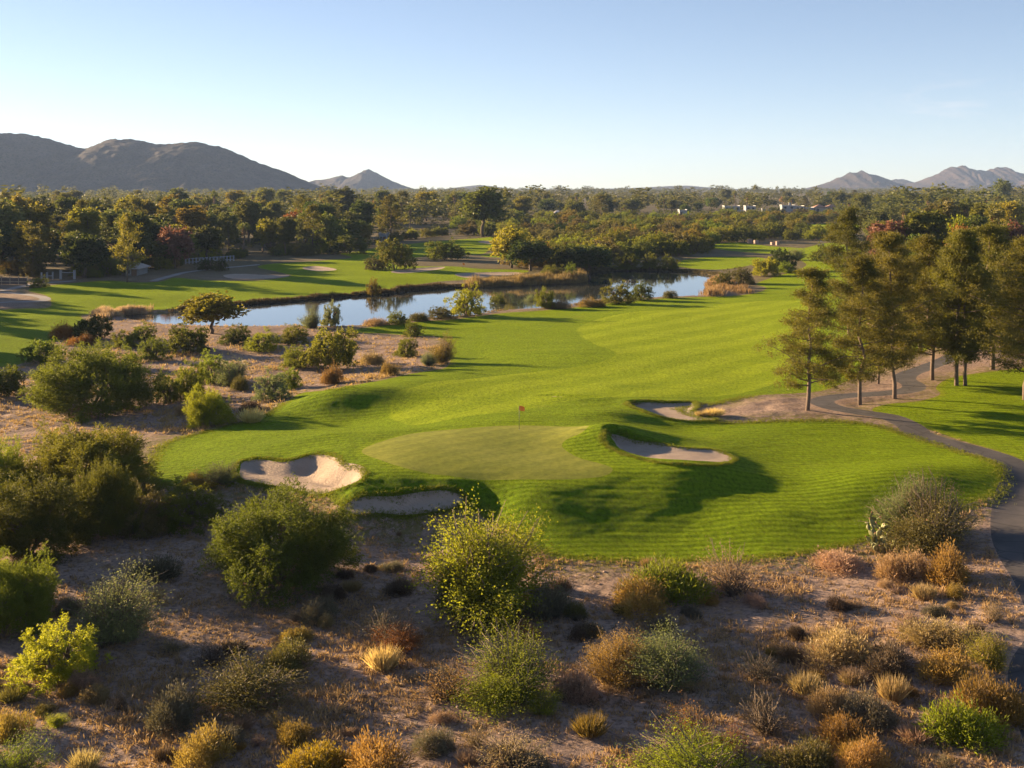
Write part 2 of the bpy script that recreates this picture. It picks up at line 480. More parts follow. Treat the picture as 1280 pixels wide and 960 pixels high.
FAIRWAY = [(722, 411), (731, 424), (752, 435), (770, 444), (750, 454), (700, 461), (650, 466), (590, 474), (530, 484), (495, 495), (486, 508), (493, 524), (520, 533), (580, 522), (640, 516), (700, 505), (780, 498), (870, 496), (940, 488), (985, 470), (1010, 440), (1030, 400), (1030, 380), (985, 376), (920, 379), (850, 386), (790, 393), (745, 400)]
GREEN = [(452, 564), (478, 552), (520, 542), (587, 535), (625, 532.5), (662, 532), (700, 534), (722, 537), (736, 542), (728, 549), (708, 553), (703, 560), (722, 572), (752, 582), (766, 590), (750, 598), (690, 600), (625, 600), (560, 595), (510, 586), (475, 575)]
B_LEFT = [(294, 582), (308, 575), (330, 573), (362, 575), (385, 569), (402, 567), (420, 570), (431, 581), (446, 584), (456, 589), (455, 598), (444, 606), (424, 613), (394, 620), (370, 614), (330, 607), (298, 600)]
B_FRONT = [(428, 638), (440, 625), (468, 620), (494, 619), (525, 613), (555, 611), (576, 617), (582, 628), (570, 636), (542, 642), (490, 645), (445, 646)]
B_RIGHT = [(753, 549), (766, 546), (794, 551), (825, 555), (855, 560), (890, 562), (912, 569), (918, 575), (905, 580), (870, 581), (830, 579), (795, 572), (768, 563)]
B_UP = [(783, 505), (800, 502), (835, 503), (866, 502), (872, 508), (868, 514), (886, 521), (895, 525), (860, 526), (830, 522), (803, 514)]
B_THIN = [(668, 496.5), (690, 499), (720, 500.5), (756, 500.5), (745, 498), (710, 496), (688, 494.5)]
B_F1 = [(279, 344), (300, 342), (330, 343.5), (359, 343.5), (361, 346), (340, 348.5), (310, 349.5), (285, 348)]
B_F2 = [(377, 335), (390, 333), (408, 334), (421, 338), (400, 339.5), (384, 338)]
B_F3 = [(488, 340), (505, 337), (530, 334.5), (558, 333.5), (552, 337), (520, 341), (498, 342)]
B_F4 = [(568, 344), (580, 341.5), (610, 340.5), (645, 340.5), (655, 343), (620, 345.5), (585, 348)]
B_F5 = [(596, 302), (608, 300.5), (622, 302), (616, 305), (602, 304)]
BUNKERS = [(B_LEFT, 1.0, 2.6), (B_FRONT, 0.6, 2.2), (B_RIGHT, 0.85, 1.4), (B_UP, 0.4, 1.0), (B_THIN, 0.7, 0.9), (B_F1, .7, 2.5), (B_F2, .7, 2.5), (B_F3, .7, 2.5), (B_F4, .7, 2.5), (B_F5, .7, 2.5)]
PATH = [(1200, 441), (1182, 450), (1158, 459), (1136, 467), (1131, 474), (1142, 481), (1138, 487), (1110, 491), (1065, 494), (1038, 497), (1027, 502), (1042, 509), (1075, 515), (1112, 521), (1135, 531), (1152, 543), (1185, 553), (1222, 563), (1252, 573), (1271, 586), (1276, 600), (1268, 620), (1263, 645), (1265, 672), (1278, 700), (1300, 735), (1318, 790), (1296, 835), (1300, 880), (1330, 960)]
PATH_L = [(-120, 372), (-40, 366), (0, 363.5), (22, 359), (50, 354), (90, 351)]
PATH_L2 = [(-120, 384), (-30, 380), (10, 378), (50, 377), (56, 374), (40, 370), (12, 366), (-20, 366)]
PATH_L3 = [(192, 351), (210, 346), (235, 340), (270, 335.5), (300, 333), (322, 331)]
WASH = [(330, 640), (520, 665)]

sd_main = np.minimum(field(MAIN, k=4), field(RIGHT, k=4))
sd_far = field(FARLEFT, k=4)
for p in (PATCH1, PATCH2, PATCH3, PATCH4, PATCH5):
    sd_far = np.minimum(sd_far, field(p, k=3))
sd_grass = np.minimum(sd_main, sd_far)
sd_green = field(GREEN)
sd_fair = field(FAIRWAY)
sd_bk = [field(b[0]) for b in BUNKERS]
sd_path = field(PATH, closed=False) - 1.3
sd_pathl = np.minimum(np.minimum(field(PATH_L, closed=False), field(PATH_L2, closed=False)), field(PATH_L3, closed=False)) - 1.1
sd_grass = np.maximum(sd_grass, -(sd_lake - 0.9))

# relief: sand scooped out under a turf lip, soft swells in the turf, lumps in the desert
def bump_at(px, py, h, rx, ry, rot=0.0):
    c = ground_at(px, py)
    dx, dy = XX - c[0], YY - c[1]
    a, s = math.cos(rot), math.sin(rot)
    return h * np.exp(-(((dx * a + dy * s) / rx) ** 2 + ((-dx * s + dy * a) / ry) ** 2))
Zb = Z.copy()
for args in MOUNDS:
    Zb = Zb + bump_at(*args)
Zlip = Zb + 0.15
turf_face = []
for (poly, dep, wd), sd in zip(BUNKERS, sd_bk):
    ins = np.clip(-sd, 0, None)
    W = np.array([ground_at(*p)[:2] for p in poly])
    lo, hi = W[:, 1].min(), W[:, 1].max()
    near_lip = [ground_at(*p) for p in sorted(poly, key=lambda p: -p[1])[:3]]
    floor = np.mean([bil(GU, GY, Zlip, g[0] / g[1], g[1]) for g in near_lip]) - dep * 0.3
    w_ = sstep(0, wd, ins)
    Zb = np.where(sd < 0, Zlip * (1 - w_) + np.minimum(floor, Zlip - 0.1) * w_, Zb + 0.15 * np.exp(-np.clip(sd, 0, None) ** 2 / 1.2))
    back = np.clip(sstep(lo + 0.45 * (hi - lo), hi - 0.1 * (hi - lo), YY) + (0.6 if poly is B_RIGHT else 0.12) * sstep(0, -1, (XX - W[:, 0].mean()) / np.ptp(W[:, 0]) * 2.4), 0, 1)
    if poly is B_THIN: back = back * 0 + 2.0
    turf_face.append(np.where(sd < 3, sd + back * min(0.5 * wd, 0.5 if poly is B_LEFT else 0.3 if poly is B_FRONT else 0.7), sd))
near = sstep(420, 120, YY)
des = sstep(0.0, 2.5, np.minimum(sd_grass, np.minimum(sd_path, sd_lake)))
Zb = Zb + des * near * (0.55 * (fbm(XX / 9, YY / 9, 3) - 0.5) + 0.28 * (fbm(XX / 1.6, YY / 1.6, 5, 3) - 0.5))
tf = sstep(0.0, -4.0, sd_grass) * sstep(0, 2, sd_green)
Zb = Zb + tf * near * (0.5 * (fbm(XX / 11, YY / 16, 9, 3) - 0.5) + 0.10 * sstep(0, 1.5, sd_fair) * (fbm(XX / 1.5 + YY / 4, YY / 0.7, 19, 3) - 0.5))
Zb = Zb + sstep(1.0, -1.0, np.abs(sd_path + 1.3) - 1.3) * -0.03
Z = Zb
sd_path = np.minimum(sd_path, 50.0)

# cut the sheet along the outlines, so every surface is a sheet of its own and none overlap
nU, nY = len(GU), len(GY)
COLS = [XX.ravel(), YY.ravel(), Z.ravel(), sd_lake.ravel(), sd_path.ravel(), sd_grass.ravel(), sd_green.ravel(), sd_fair.ravel(), sd_pathl.ravel()] + [s.ravel() for s in turf_face]
VV = np.stack(COLS, 1)
_i = (np.arange(nY - 1)[:, None] * nU + np.arange(nU - 1)[None]).ravel()
TT = np.concatenate([np.stack([_i, _i + 1, _i + nU + 1], 1), np.stack([_i, _i + nU + 1, _i + nU], 1)])

def cut(T, c):
    """split triangles T along column c == 0 -> (negative side, positive side)"""
    global VV
    s = VV[T, c] < 0
    k = s.sum(1)
    neg, pos = [T[k == 3]], [T[k == 0]]
    for one, A, B in ((1, neg, pos), (2, pos, neg)):
        t, q = T[k == one], s[k == one]
        if not len(t): continue
        lone = np.argmax(q if one == 1 else ~q, 1)
        r = np.arange(len(t))
        a, b, d = t[r, lone], t[r, (lone + 1) % 3], t[r, (lone + 2) % 3]
        e = np.concatenate([np.sort(np.stack([a, b], 1), 1), np.sort(np.stack([a, d], 1), 1)])
        ue, inv = np.unique(e, axis=0, return_inverse=True)
        inv = inv.ravel()
        f0, f1 = VV[ue[:, 0], c], VV[ue[:, 1], c]
        w = (f0 / (f0 - f1))[:, None]
        nv = VV[ue[:, 0]] * (1 - w) + VV[ue[:, 1]] * w
        nv[:, c] = 0.0
        base = len(VV)
        VV = np.concatenate([VV, nv])
        p, q2 = base + inv[:len(t)], base + inv[len(t):]
        A.append(np.stack([a, p, q2], 1))
        B.append(np.stack([p, b, d], 1)); B.append(np.stack([p, d, q2], 1))
    return np.concatenate(neg), np.concatenate(pos)

T = TT
bk_T = []
for i in range(len(BUNKERS)):
    k0 = len(VV)
    tin, T = cut(T, 9 + i)
    bk_T.append(tin)
path_T, T = cut(T, 4)
pathl_T, T = cut(T, 8)
green_T, T = cut(T, 6)
grass_T, ground_T = cut(T, 5)
ALLT = np.concatenate(bk_T + [path_T, pathl_T, green_T, grass_T, ground_T])
P3 = VV[:, :3]
fn = np.cross(P3[ALLT[:, 1]] - P3[ALLT[:, 0]], P3[ALLT[:, 2]] - P3[ALLT[:, 0]])
VN = np.zeros_like(P3)
for j in range(3):
    for k in range(3):
        VN[:, k] += np.bincount(ALLT[:, j], fn[:, k], len(P3))

def sheet(name, T, mat, label, attrs=(), smooth_all=True):
    u, inv = np.unique(T, return_inverse=True)
    me = mesh_np(name, P3[u], inv.reshape(-1, 3), True)
    for an, c in attrs:
        at = me.attributes.new(an, 'FLOAT', 'POINT')
        at.data.foreach_set("value", VV[u, c].astype(np.float32))
    o = link(name, me, mat)
    tag(o, label, kind="structure")
    return o

# ---- ground materials
def mat_desert():
    m, ns, ls, b = nodes_of("desert soil")
    tc = N(ns, "ShaderNodeTexCoord").outputs["Object"]
    big = noise_n(ns, ls, tc, 0.045, 5, 0.6)
    mid = noise_n(ns, ls, tc, 0.35, 5, 0.65)
    fine = noise_n(ns, ls, tc, 3.2, 5, 0.7)
    r = ramp(ns, [(0.30, (0.165, 0.120, 0.100)), (0.5, (0.290, 0.212, 0.170)), (0.72, (0.43, 0.32, 0.252))])
    ls.new(math_n(ns, ls, 'ADD', math_n(ns, ls, 'MULTIPLY', big, 0.5), math_n(ns, ls, 'MULTIPLY', mid, 0.5)), r.inputs[0])
    r2 = ramp(ns, [(0.36, (0.5, 0.48, 0.46)), (0.5, (0.95, 0.95, 0.95)), (0.66, (1.2, 1.15, 1.1))])
    ls.new(fine, r2.inputs[0])
    c = mix_c(ns, ls, 1.0, r.outputs[0], r2.outputs[0], 'MULTIPLY')
    # matted straw and weeds in patches, thin green where the turf runs out
    straw = ramp(ns, [(0.52, (0, 0, 0)), (0.66, (1, 1, 1))])
    ls.new(noise_n(ns, ls, tc, 0.22, 6, 0.7, 0.4), straw.inputs[0])
    sp = ramp(ns, [(0.45, (0, 0, 0)), (0.58, (1, 1, 1))])
    ls.new(noise_n(ns, ls, tc, 2.1, 3, 0.6), sp.inputs[0])
    f = math_n(ns, ls, 'MULTIPLY', math_n(ns, ls, 'MULTIPLY', straw.outputs[0], sp.outputs[0]), 0.6)
    c = mix_c(ns, ls, f, c, (0.30, 0.19, 0.085))
    a = N(ns, "ShaderNodeAttribute", attribute_name="grass_d")
    g = ramp(ns, [(0.0, (1, 1, 1)), (1.0, (0, 0, 0))])
    ls.new(math_n(ns, ls, 'DIVIDE', math_n(ns, ls, 'ADD', a.outputs["Fac"], math_n(ns, ls, 'MULTIPLY', mid, -3.0)), 2.2, True), g.inputs[0])
    sp2 = ramp(ns, [(0.42, (0, 0, 0)), (0.56, (1, 1, 1))])
    ls.new(noise_n(ns, ls, tc, 1.4, 4, 0.7), sp2.inputs[0])
    f2 = math_n(ns, ls, 'MULTIPLY', math_n(ns, ls, 'MULTIPLY', g.outputs[0], sp2.outputs[0]), 0.75)
    c = mix_c(ns, ls, f2, c, (0.13, 0.12, 0.025))
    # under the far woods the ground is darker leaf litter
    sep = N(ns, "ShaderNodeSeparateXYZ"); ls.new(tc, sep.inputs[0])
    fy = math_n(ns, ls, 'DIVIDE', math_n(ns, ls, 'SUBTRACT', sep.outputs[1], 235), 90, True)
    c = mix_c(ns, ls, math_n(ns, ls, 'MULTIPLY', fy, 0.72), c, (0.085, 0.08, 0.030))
    ls.new(c, b.inputs["Base Color"])
    b.inputs["Roughness"].default_value = 0.95
    b.inputs["Specular IOR Level"].default_value = 0.1
    n1 = bump_n(ns, ls, fine, 0.8, 0.10, None)
    bump_n(ns, ls, noise_n(ns, ls, tc, 11.0, 4, 0.7), 0.7, 0.04, b, n1)
    return m

def mat_grass():
    m, ns, ls, b = nodes_of("mown turf")
    tc = N(ns, "ShaderNodeTexCoord").outputs["Object"]
    fair = N(ns, "ShaderNodeAttribute", attribute_name="fair_d").outputs["Fac"]
    edge = N(ns, "ShaderNodeAttribute", attribute_name="grass_d").outputs["Fac"]
    grn = N(ns, "ShaderNodeAttribute", attribute_name="green_d").outputs["Fac"]
    big = noise_n(ns, ls, tc, 0.06, 4, 0.6)
    fine = noise_n(ns, ls, tc, 2.4, 5, 0.7)
    rough = ramp(ns, [(0.3, (0.050, 0.105, 0.0035)), (0.7, (0.106, 0.180, 0.0055))])
    mow = ramp(ns, [(0.3, (0.102, 0.166, 0.0050)), (0.7, (0.138, 0.206, 0.008))])
    s = math_n(ns, ls, 'ADD', math_n(ns, ls, 'MULTIPLY', big, 0.5), math_n(ns, ls, 'MULTIPLY', fine, 0.5))
    ls.new(s, rough.inputs[0]); ls.new(s, mow.inputs[0])
    # mower stripes, two widths across each other on the fairway
    def stripes(ang, width, soft):
        mp = N(ns, "ShaderNodeMapping"); mp.inputs["Rotation"].default_value = (0, 0, ang)
        ls.new(tc, mp.inputs["Vector"])
        w = N(ns, "ShaderNodeTexWave", wave_type='BANDS', bands_direction='X')
        w.inputs["Scale"].default_value = 2 * math.pi / 20 / width * 0.5
        w.inputs["Distortion"].default_value = 1.2
        w.inputs["Detail"].default_value = 1.5
        w.inputs["Detail Scale"].default_value = 0.3
        ls.new(mp.outputs[0], w.inputs["Vector"])
        r = ramp(ns, [(0.5 - soft, (0, 0, 0)), (0.5 + soft, (1, 1, 1))])
        ls.new(w.outputs["Fac"], r.inputs[0])
        return r.outputs[0]
    st = stripes(math.radians(38), 3.6, 0.13)
    mowc = mix_c(ns, ls, math_n(ns, ls, 'MULTIPLY', st, 0.5), mow.outputs[0], (0.195, 0.265, 0.014))
    f = math_n(ns, ls, 'ADD', math_n(ns, ls, 'MULTIPLY', math_n(ns, ls, 'ADD', fair, math_n(ns, ls, 'MULTIPLY', math_n(ns, ls, 'SUBTRACT', fine, 0.5), 0.5)), -2.2), 0.5, True)
    c = mix_c(ns, ls, f, rough.outputs[0], mowc)
    # the collar round the green is kept shorter and paler
    g = math_n(ns, ls, 'SUBTRACT', 1.0, math_n(ns, ls, 'DIVIDE', grn, 1.1, True), True)
    c = mix_c(ns, ls, math_n(ns, ls, 'MULTIPLY', g, 0.6), c, (0.125, 0.190, 0.004))
    # thin dry turf along the outer edge, odd worn patches
    e = math_n(ns, ls, 'ADD', math_n(ns, ls, 'MULTIPLY', edge, 0.55), math_n(ns, ls, 'MULTIPLY', fine, 1.5))
    e = math_n(ns, ls, 'SUBTRACT', e, 0.25, True)
    c = mix_c(ns, ls, math_n(ns, ls, 'MULTIPLY', e, 0.8), c, (0.17, 0.14, 0.03))
    wr = ramp(ns, [(0.60, (0, 0, 0)), (0.74, (1, 1, 1))])
    ls.new(noise_n(ns, ls, tc, 0.13, 5, 0.7), wr.inputs[0])
    c = mix_c(ns, ls, math_n(ns, ls, 'MULTIPLY', wr.outputs[0], 0.35), c, (0.13, 0.13, 0.02))
    sp = ramp(ns, [(0.34, (0.42, 0.47, 0.4)), (0.5, (1, 1, 1)), (0.66, (1.5, 1.42, 1.35))])
    mp = N(ns, "ShaderNodeMapping"); mp.inputs["Scale"].default_value = (1.0, 0.45, 1); mp.inputs["Rotation"].default_value = (0, 0, 0.5)
    ls.new(tc, mp.inputs["Vector"])
    ls.new(noise_n(ns, ls, mp.outputs[0], 3.5, 5, 0.75), sp.inputs[0])
    c = mix_c(ns, ls, 1.0, c, sp.outputs[0], 'MULTIPLY')
    dr = ramp(ns, [(0.3, (0.72, 0.80, 0.8)), (0.5, (1, 1, 1)), (0.7, (1.18, 1.12, 1.0))])
    mp2 = N(ns, "ShaderNodeMapping"); mp2.inputs["Scale"].default_value = (0.35, 1.0, 1); mp2.inputs["Rotation"].default_value = (0, 0, 0.25)
    ls.new(tc, mp2.inputs["Vector"])
    ls.new(noise_n(ns, ls, mp2.outputs[0], 0.30, 5, 0.7, 0.5), dr.inputs[0])
    c = mix_c(ns, ls, 1.0, c, dr.outputs[0], 'MULTIPLY')
    ls.new(c, b.inputs["Base Color"])
    b.inputs["Roughness"].default_value = 0.8
    b.inputs["Specular IOR Level"].default_value = 0.03
    b.inputs["Sheen Weight"].default_value = 0.18
    b.inputs["Sheen Roughness"].default_value = 0.5
    b.inputs["Sheen Tint"].default_value = (0.8, 0.9, 0.03, 1)
    # the mower's wheel lines curl along the slopes of the rough
    wv = N(ns, "ShaderNodeTexWave", wave_type='BANDS', bands_direction='Y')
    wv.inputs["Scale"].default_value = 0.42; wv.inputs["Distortion"].default_value = 9.0; wv.inputs["Detail"].default_value = 2.5; wv.inputs["Detail Scale"].default_value = 0.22; wv.inputs["Detail Roughness"].default_value = 0.55
    ls.new(tc, wv.inputs["Vector"])
    wl_ = math_n(ns, ls, 'MULTIPLY', wv.outputs["Fac"], math_n(ns, ls, 'SUBTRACT', 1.0, math_n(ns, ls, 'MULTIPLY', f, 0.8)))
    n0 = bump_n(ns, ls, wl_, 0.6, 0.12, None)
    n1 = bump_n(ns, ls, noise_n(ns, ls, mp.outputs[0], 1.3, 5, 0.8), 0.9, 0.34, None, n0)
    bump_n(ns, ls, noise_n(ns, ls, tc, 12, 3, 0.8), 1.0, 0.09, b, n1)
    return m

def mat_green():
    m, ns, ls, b = nodes_of("putting turf")
    tc = N(ns, "ShaderNodeTexCoord").outputs["Object"]
    r = ramp(ns, [(0.3, (0.172, 0.190, 0.026)), (0.7, (0.235, 0.242, 0.042))])
    ls.new(math_n(ns, ls, 'ADD', math_n(ns, ls, 'MULTIPLY', noise_n(ns, ls, tc, 0.16, 4, 0.6), 0.7), math_n(ns, ls, 'MULTIPLY', noise_n(ns, ls, tc, 3, 4, 0.6), 0.3)), r.inputs[0])
    gm = N(ns, "ShaderNodeMapping"); gm.inputs["Rotation"].default_value = (0, 0, 0.9); ls.new(tc, gm.inputs["Vector"])
    gw = N(ns, "ShaderNodeTexWave", wave_type='BANDS', bands_direction='X'); gw.inputs["Scale"].default_value = 0.15; gw.inputs["Distortion"].default_value = 0.6
    ls.new(gm.outputs[0], gw.inputs["Vector"])
    gr = ramp(ns, [(0.35, (0.93, 0.95, 0.93)), (0.65, (1.06, 1.05, 1.05))]); ls.new(gw.outputs["Fac"], gr.inputs[0])
    sp = ramp(ns, [(0.35, (0.78, 0.8, 0.78)), (0.65, (1.18, 1.16, 1.16))]); ls.new(noise_n(ns, ls, tc, 1.8, 5, 0.75), sp.inputs[0])
    gc = mix_c(ns, ls, 1.0, mix_c(ns, ls, 1.0, r.outputs[0], gr.outputs[0], 'MULTIPLY'), sp.outputs[0], 'MULTIPLY')
    ls.new(gc, b.inputs["Base Color"])
    b.inputs["Roughness"].default_value = 0.75
    b.inputs["Specular IOR Level"].default_value = 0.05
    bump_n(ns, ls, noise_n(ns, ls, tc, 9, 3, 0.7), 0.35, 0.03, b)
    return m

def mat_sand():
    m, ns, ls, b = nodes_of("bunker sand")
    tc = N(ns, "ShaderNodeTexCoord").outputs["Object"]
    r = ramp(ns, [(0.25, (0.31, 0.24, 0.19)), (0.75, (0.41, 0.33, 0.265))])
    ls.new(noise_n(ns, ls, tc, 0.7, 5, 0.65), r.inputs[0])
    ls.new(r.outputs[0], b.inputs["Base Color"])
    b.inputs["Roughness"].default_value = 0.95
    b.inputs["Specular IOR Level"].default_value = 0.1
    w = N(ns, "ShaderNodeTexWave", wave_type='BANDS', bands_direction='DIAGONAL')
    w.inputs["Scale"].default_value = 1.6; w.inputs["Distortion"].default_value = 5; w.inputs["Detail"].default_value = 3
    ls.new(tc, w.inputs["Vector"])
    n1 = bump_n(ns, ls, w.outputs["Fac"], 0.4, 0.04, None)
    bump_n(ns, ls, noise_n(ns, ls, tc, 3.2, 5, 0.75), 0.8, 0.16, b, n1)
    return m

def mat_path():
    m, ns, ls, b = nodes_of("path asphalt")
    tc = N(ns, "ShaderNodeTexCoord").outputs["Object"]
    r = ramp(ns, [(0.3, (0.045, 0.042, 0.045)), (0.7, (0.08, 0.072, 0.072))])
    ls.new(noise_n(ns, ls, tc, 0.5, 6, 0.7), r.inputs[0])
    d = N(ns, "ShaderNodeAttribute", attribute_name="path_d").outputs["Fac"]
    e = math_n(ns, ls, 'ADD', math_n(ns, ls, 'MULTIPLY', d, 2.2), math_n(ns, ls, 'MULTIPLY', noise_n(ns, ls, tc, 2.5, 4), 0.9), True)
    c = mix_c(ns, ls, math_n(ns, ls, 'MULTIPLY', e, 0.5), r.outputs[0], (0.2, 0.14, 0.10))
    vo = N(ns, "ShaderNodeTexVoronoi", feature='DISTANCE_TO_EDGE'); vo.inputs["Scale"].default_value = 0.42
    wob = mix_c(ns, ls, 0.12, tc, N(ns, "ShaderNodeTexNoise").outputs["Color"])
    ls.new(wob, vo.inputs["Vector"])
    ck = ramp(ns, [(0.0, (0.45, 0.45, 0.45)), (0.035, (1, 1, 1))]); ls.new(vo.outputs["Distance"], ck.inputs[0])
    pt = ramp(ns, [(0.40, (0.7, 0.7, 0.72)), (0.62, (1.3, 1.25, 1.2))]); ls.new(noise_n(ns, ls, tc, 0.16, 5, 0.7), pt.inputs[0])
    c = mix_c(ns, ls, 1.0, mix_c(ns, ls, 1.0, c, ck.outputs[0], 'MULTIPLY'), pt.outputs[0], 'MULTIPLY')
    ls.new(c, b.inputs["Base Color"])
    b.inputs["Roughness"].default_value = 0.85
    bump_n(ns, ls, noise_n(ns, ls, tc, 12, 3), 0.4, 0.02, b)
    return m

GRASS_A = (("fair_d", 7), ("grass_d", 5), ("green_d", 6), ("lake_d", 3))
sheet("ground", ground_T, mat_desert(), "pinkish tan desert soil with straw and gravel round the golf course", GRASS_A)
M_GRASS = mat_grass()
gt_y = P3[grass_T].mean(1)
isfar = (VV[grass_T, 1].mean(1) > 0) & (np.where(True, P3[grass_T, 1].mean(1), 0) > 0)
uX, uY = P3[grass_T, 0].mean(1), P3[grass_T, 1].mean(1)
smain = bil(GU, GY, sd_main, uX / uY, uY)
sheet("fairway", grass_T[smain < 0.4], M_GRASS, "bright green mown fairway and rough with faint mower stripes round the near green", GRASS_A)
sheet("far_fairway", grass_T[smain >= 0.4], M_GRASS, "striped green fairway with long tree shadows beyond the lake", GRASS_A)
sheet("putting_green", green_T, mat_green(), "pale olive putting green with an orange flag near its far edge", GRASS_A)
M_SAND = mat_sand()
BK_L = ["large bunker beside the putting green, half in shade and half lit pink", "shaded bunker below the front bank of the putting green", "long curved bunker under a mound beside the cart path side of the green",
        "pale sand bunker with a straw grass tuft on its edge by bare soil", "thin sliver of bunker showing only its dark lip behind the green", "long pale bunker at the far edge of the shadow striped fairway",
        "small oval bunker on the far striped fairway", "narrow bunker in front of a round tree beyond the lake", "dark rimmed bunker close above the reeds of the lake", "tiny bunker on the most distant strip of the lakeside fairway"]
for t, l in zip(bk_T, BK_L):
    if len(t): sheet("sand_bunker", t, M_SAND, l)
sheet("cart_path", path_T, mat_path(), "dark asphalt cart path winding between the pines and the green", (("path_d", 4),))
sheet("path", pathl_T, plain("concrete", (0.22, 0.205, 0.20), 0.9, 0.15, 0.4), "pale concrete path along the far edge of the fairway beyond the lake")

# water
m, ns, ls, b = nodes_of("lake water")
b.inputs["Base Color"].default_value = (0.05, 0.055, 0.05, 1)
b.inputs["Roughness"].default_value = 0.03
b.inputs["IOR"].default_value = 2.1
tc = N(ns, "ShaderNodeTexCoord").outputs["Object"]
mp = N(ns, "ShaderNodeMapping"); mp.inputs["Scale"].default_value = (0.5, 1.0, 1); ls.new(tc, mp.inputs["Vector"])
bump_n(ns, ls, math_n(ns, ls, 'MULTIPLY', noise_n(ns, ls, mp.outputs[0], 2.2, 4, 0.65), math_n(ns, ls, 'MULTIPLY', noise_n(ns, ls, mp.outputs[0], 0.05, 3, 0.6), 2.0)), 0.05, 0.04, b)
LW = catmull(np.array([ground_at(*p)[:2] for p in LAKE]), True, 4)
cx, cy0 = LW.mean(0)
x0, y0 = LW.min(0) - 6; x1, y1 = LW.max(0) + 6
# the water sheet follows the shore and runs a little way under the bank
lk_T, _ = cut(TT[(P3[TT, 1].max(1) < y1 + 8) & (VV[TT, 3].min(1) < 2.5)], 3)
u_, inv_ = np.unique(TT[(VV[TT, 3].min(1) < 1.2)], return_inverse=True)
wv = VV[u_, :3].copy(); wv[:, 2] = WATER_Z
tag(link("lake", mesh_np("lake", wv, inv_.reshape(-1, 3), True), m), "still silver lake with reflections between the fairways", kind="structure")
# ------------------------------------------------------------------ plants: one mesh of leaves and one of wood for each kind
def unit(v):
    return v / (np.linalg.norm(v, axis=-1, keepdims=True) + 1e-9)

def leaf_quads(rng, P, D, L, W, curl=0.0):
    """rhombic leaves at P pointing along D"""
    n = len(P)
    L = np.broadcast_to(np.asarray(L, float), (n,))[:, None]
    W = np.broadcast_to(np.asarray(W, float), (n,))[:, None]
    S = unit(np.cross(D, unit(rng.normal(size=(n, 3)))))
    V = np.stack([P, P + D * L * 0.5 + S * W * 0.5, P + D * L, P + D * L * 0.5 - S * W * 0.5], 1).reshape(-1, 3)
    return V, np.arange(4 * n).reshape(-1, 4)

def sprays(rng, C, OUT, n_sp, n_lf, length, L, W, droop=0.15, spread=0.8):
    """at each centre C several twiglets leading outwards, each with leaves along it"""
    m = len(C)
    c = np.repeat(C, n_sp, 0); o = np.repeat(OUT, n_sp, 0)
    d = unit(o + spread * rng.normal(size=c.shape)); d[:, 2] -= droop; d = unit(d)
    st = c + 0.25 * length * rng.normal(size=c.shape)
    ln = length * rng.uniform(0.5, 1.2, len(c))
    t = rng.uniform(0.05, 1.0, (len(c), n_lf))
    P = st[:, None] + d[:, None] * (ln[:, None] * t)[..., None]
    D = unit(d[:, None] * 0.7 + 0.8 * rng.normal(size=P.shape))
    P, D = P.reshape(-1, 3), D.reshape(-1, 3)
    return leaf_quads(rng, P, D, L * rng.uniform(0.7, 1.3, len(P)), W * rng.uniform(0.7, 1.3, len(P)))

def branch(rng, mb, a, b, r0, r1, sag=0.0, k=5, n=5, wob=0.05):
    t = np.linspace(0, 1, k)[:, None]
    a, b = np.asarray(a, float), np.asarray(b, float)
    L = np.linalg.norm(b - a)
    p = a + (b - a) * t + rng.normal(size=(k, 3)) * wob * L * np.sin(np.pi * t)
    p[:, 2] += sag * L * np.sin(np.pi * t[:, 0])
    mb.tube(p, np.linspace(r0, r1, k), n)
    return p

def lobes(rng, n, R, Hh, z0, pw=0.5, flat=1.0):
    """centres spread through an uneven dome, and their outward directions"""
    a = rng.uniform(0, 2 * np.pi, n)
    el = np.arcsin(rng.uniform(-0.25, 1.0, n))
    k = 1 + 0.28 * np.sin(a * 2 + rng.uniform(0, 6)) * 0.5 + 0.22 * np.sin(a * 3 + el * 3 + rng.uniform(0, 6)) + 0.15 * np.sin(5 * a - 4 * el + rng.uniform(0, 6))
    r = rng.uniform(0.15, 1.0, n) ** pw * k
    o = np.stack([np.cos(a) * np.cos(el), np.sin(a) * np.cos(el), np.sin(el)], 1)
    P = o * r[:, None] * np.array([R, R, Hh])
    P[:, 2] = P[:, 2] + z0
    P[:, 2] = np.maximum(P[:, 2], 0.06 * Hh + 0.1 * rng.random(n))
    return P, unit(o * np.array([1 / R, 1 / R, 1 / Hh]))

def make(name_l, leaf, wood):
    return (mesh_np(name_l, *leaf), wood.build(name_l + "_wood", True))

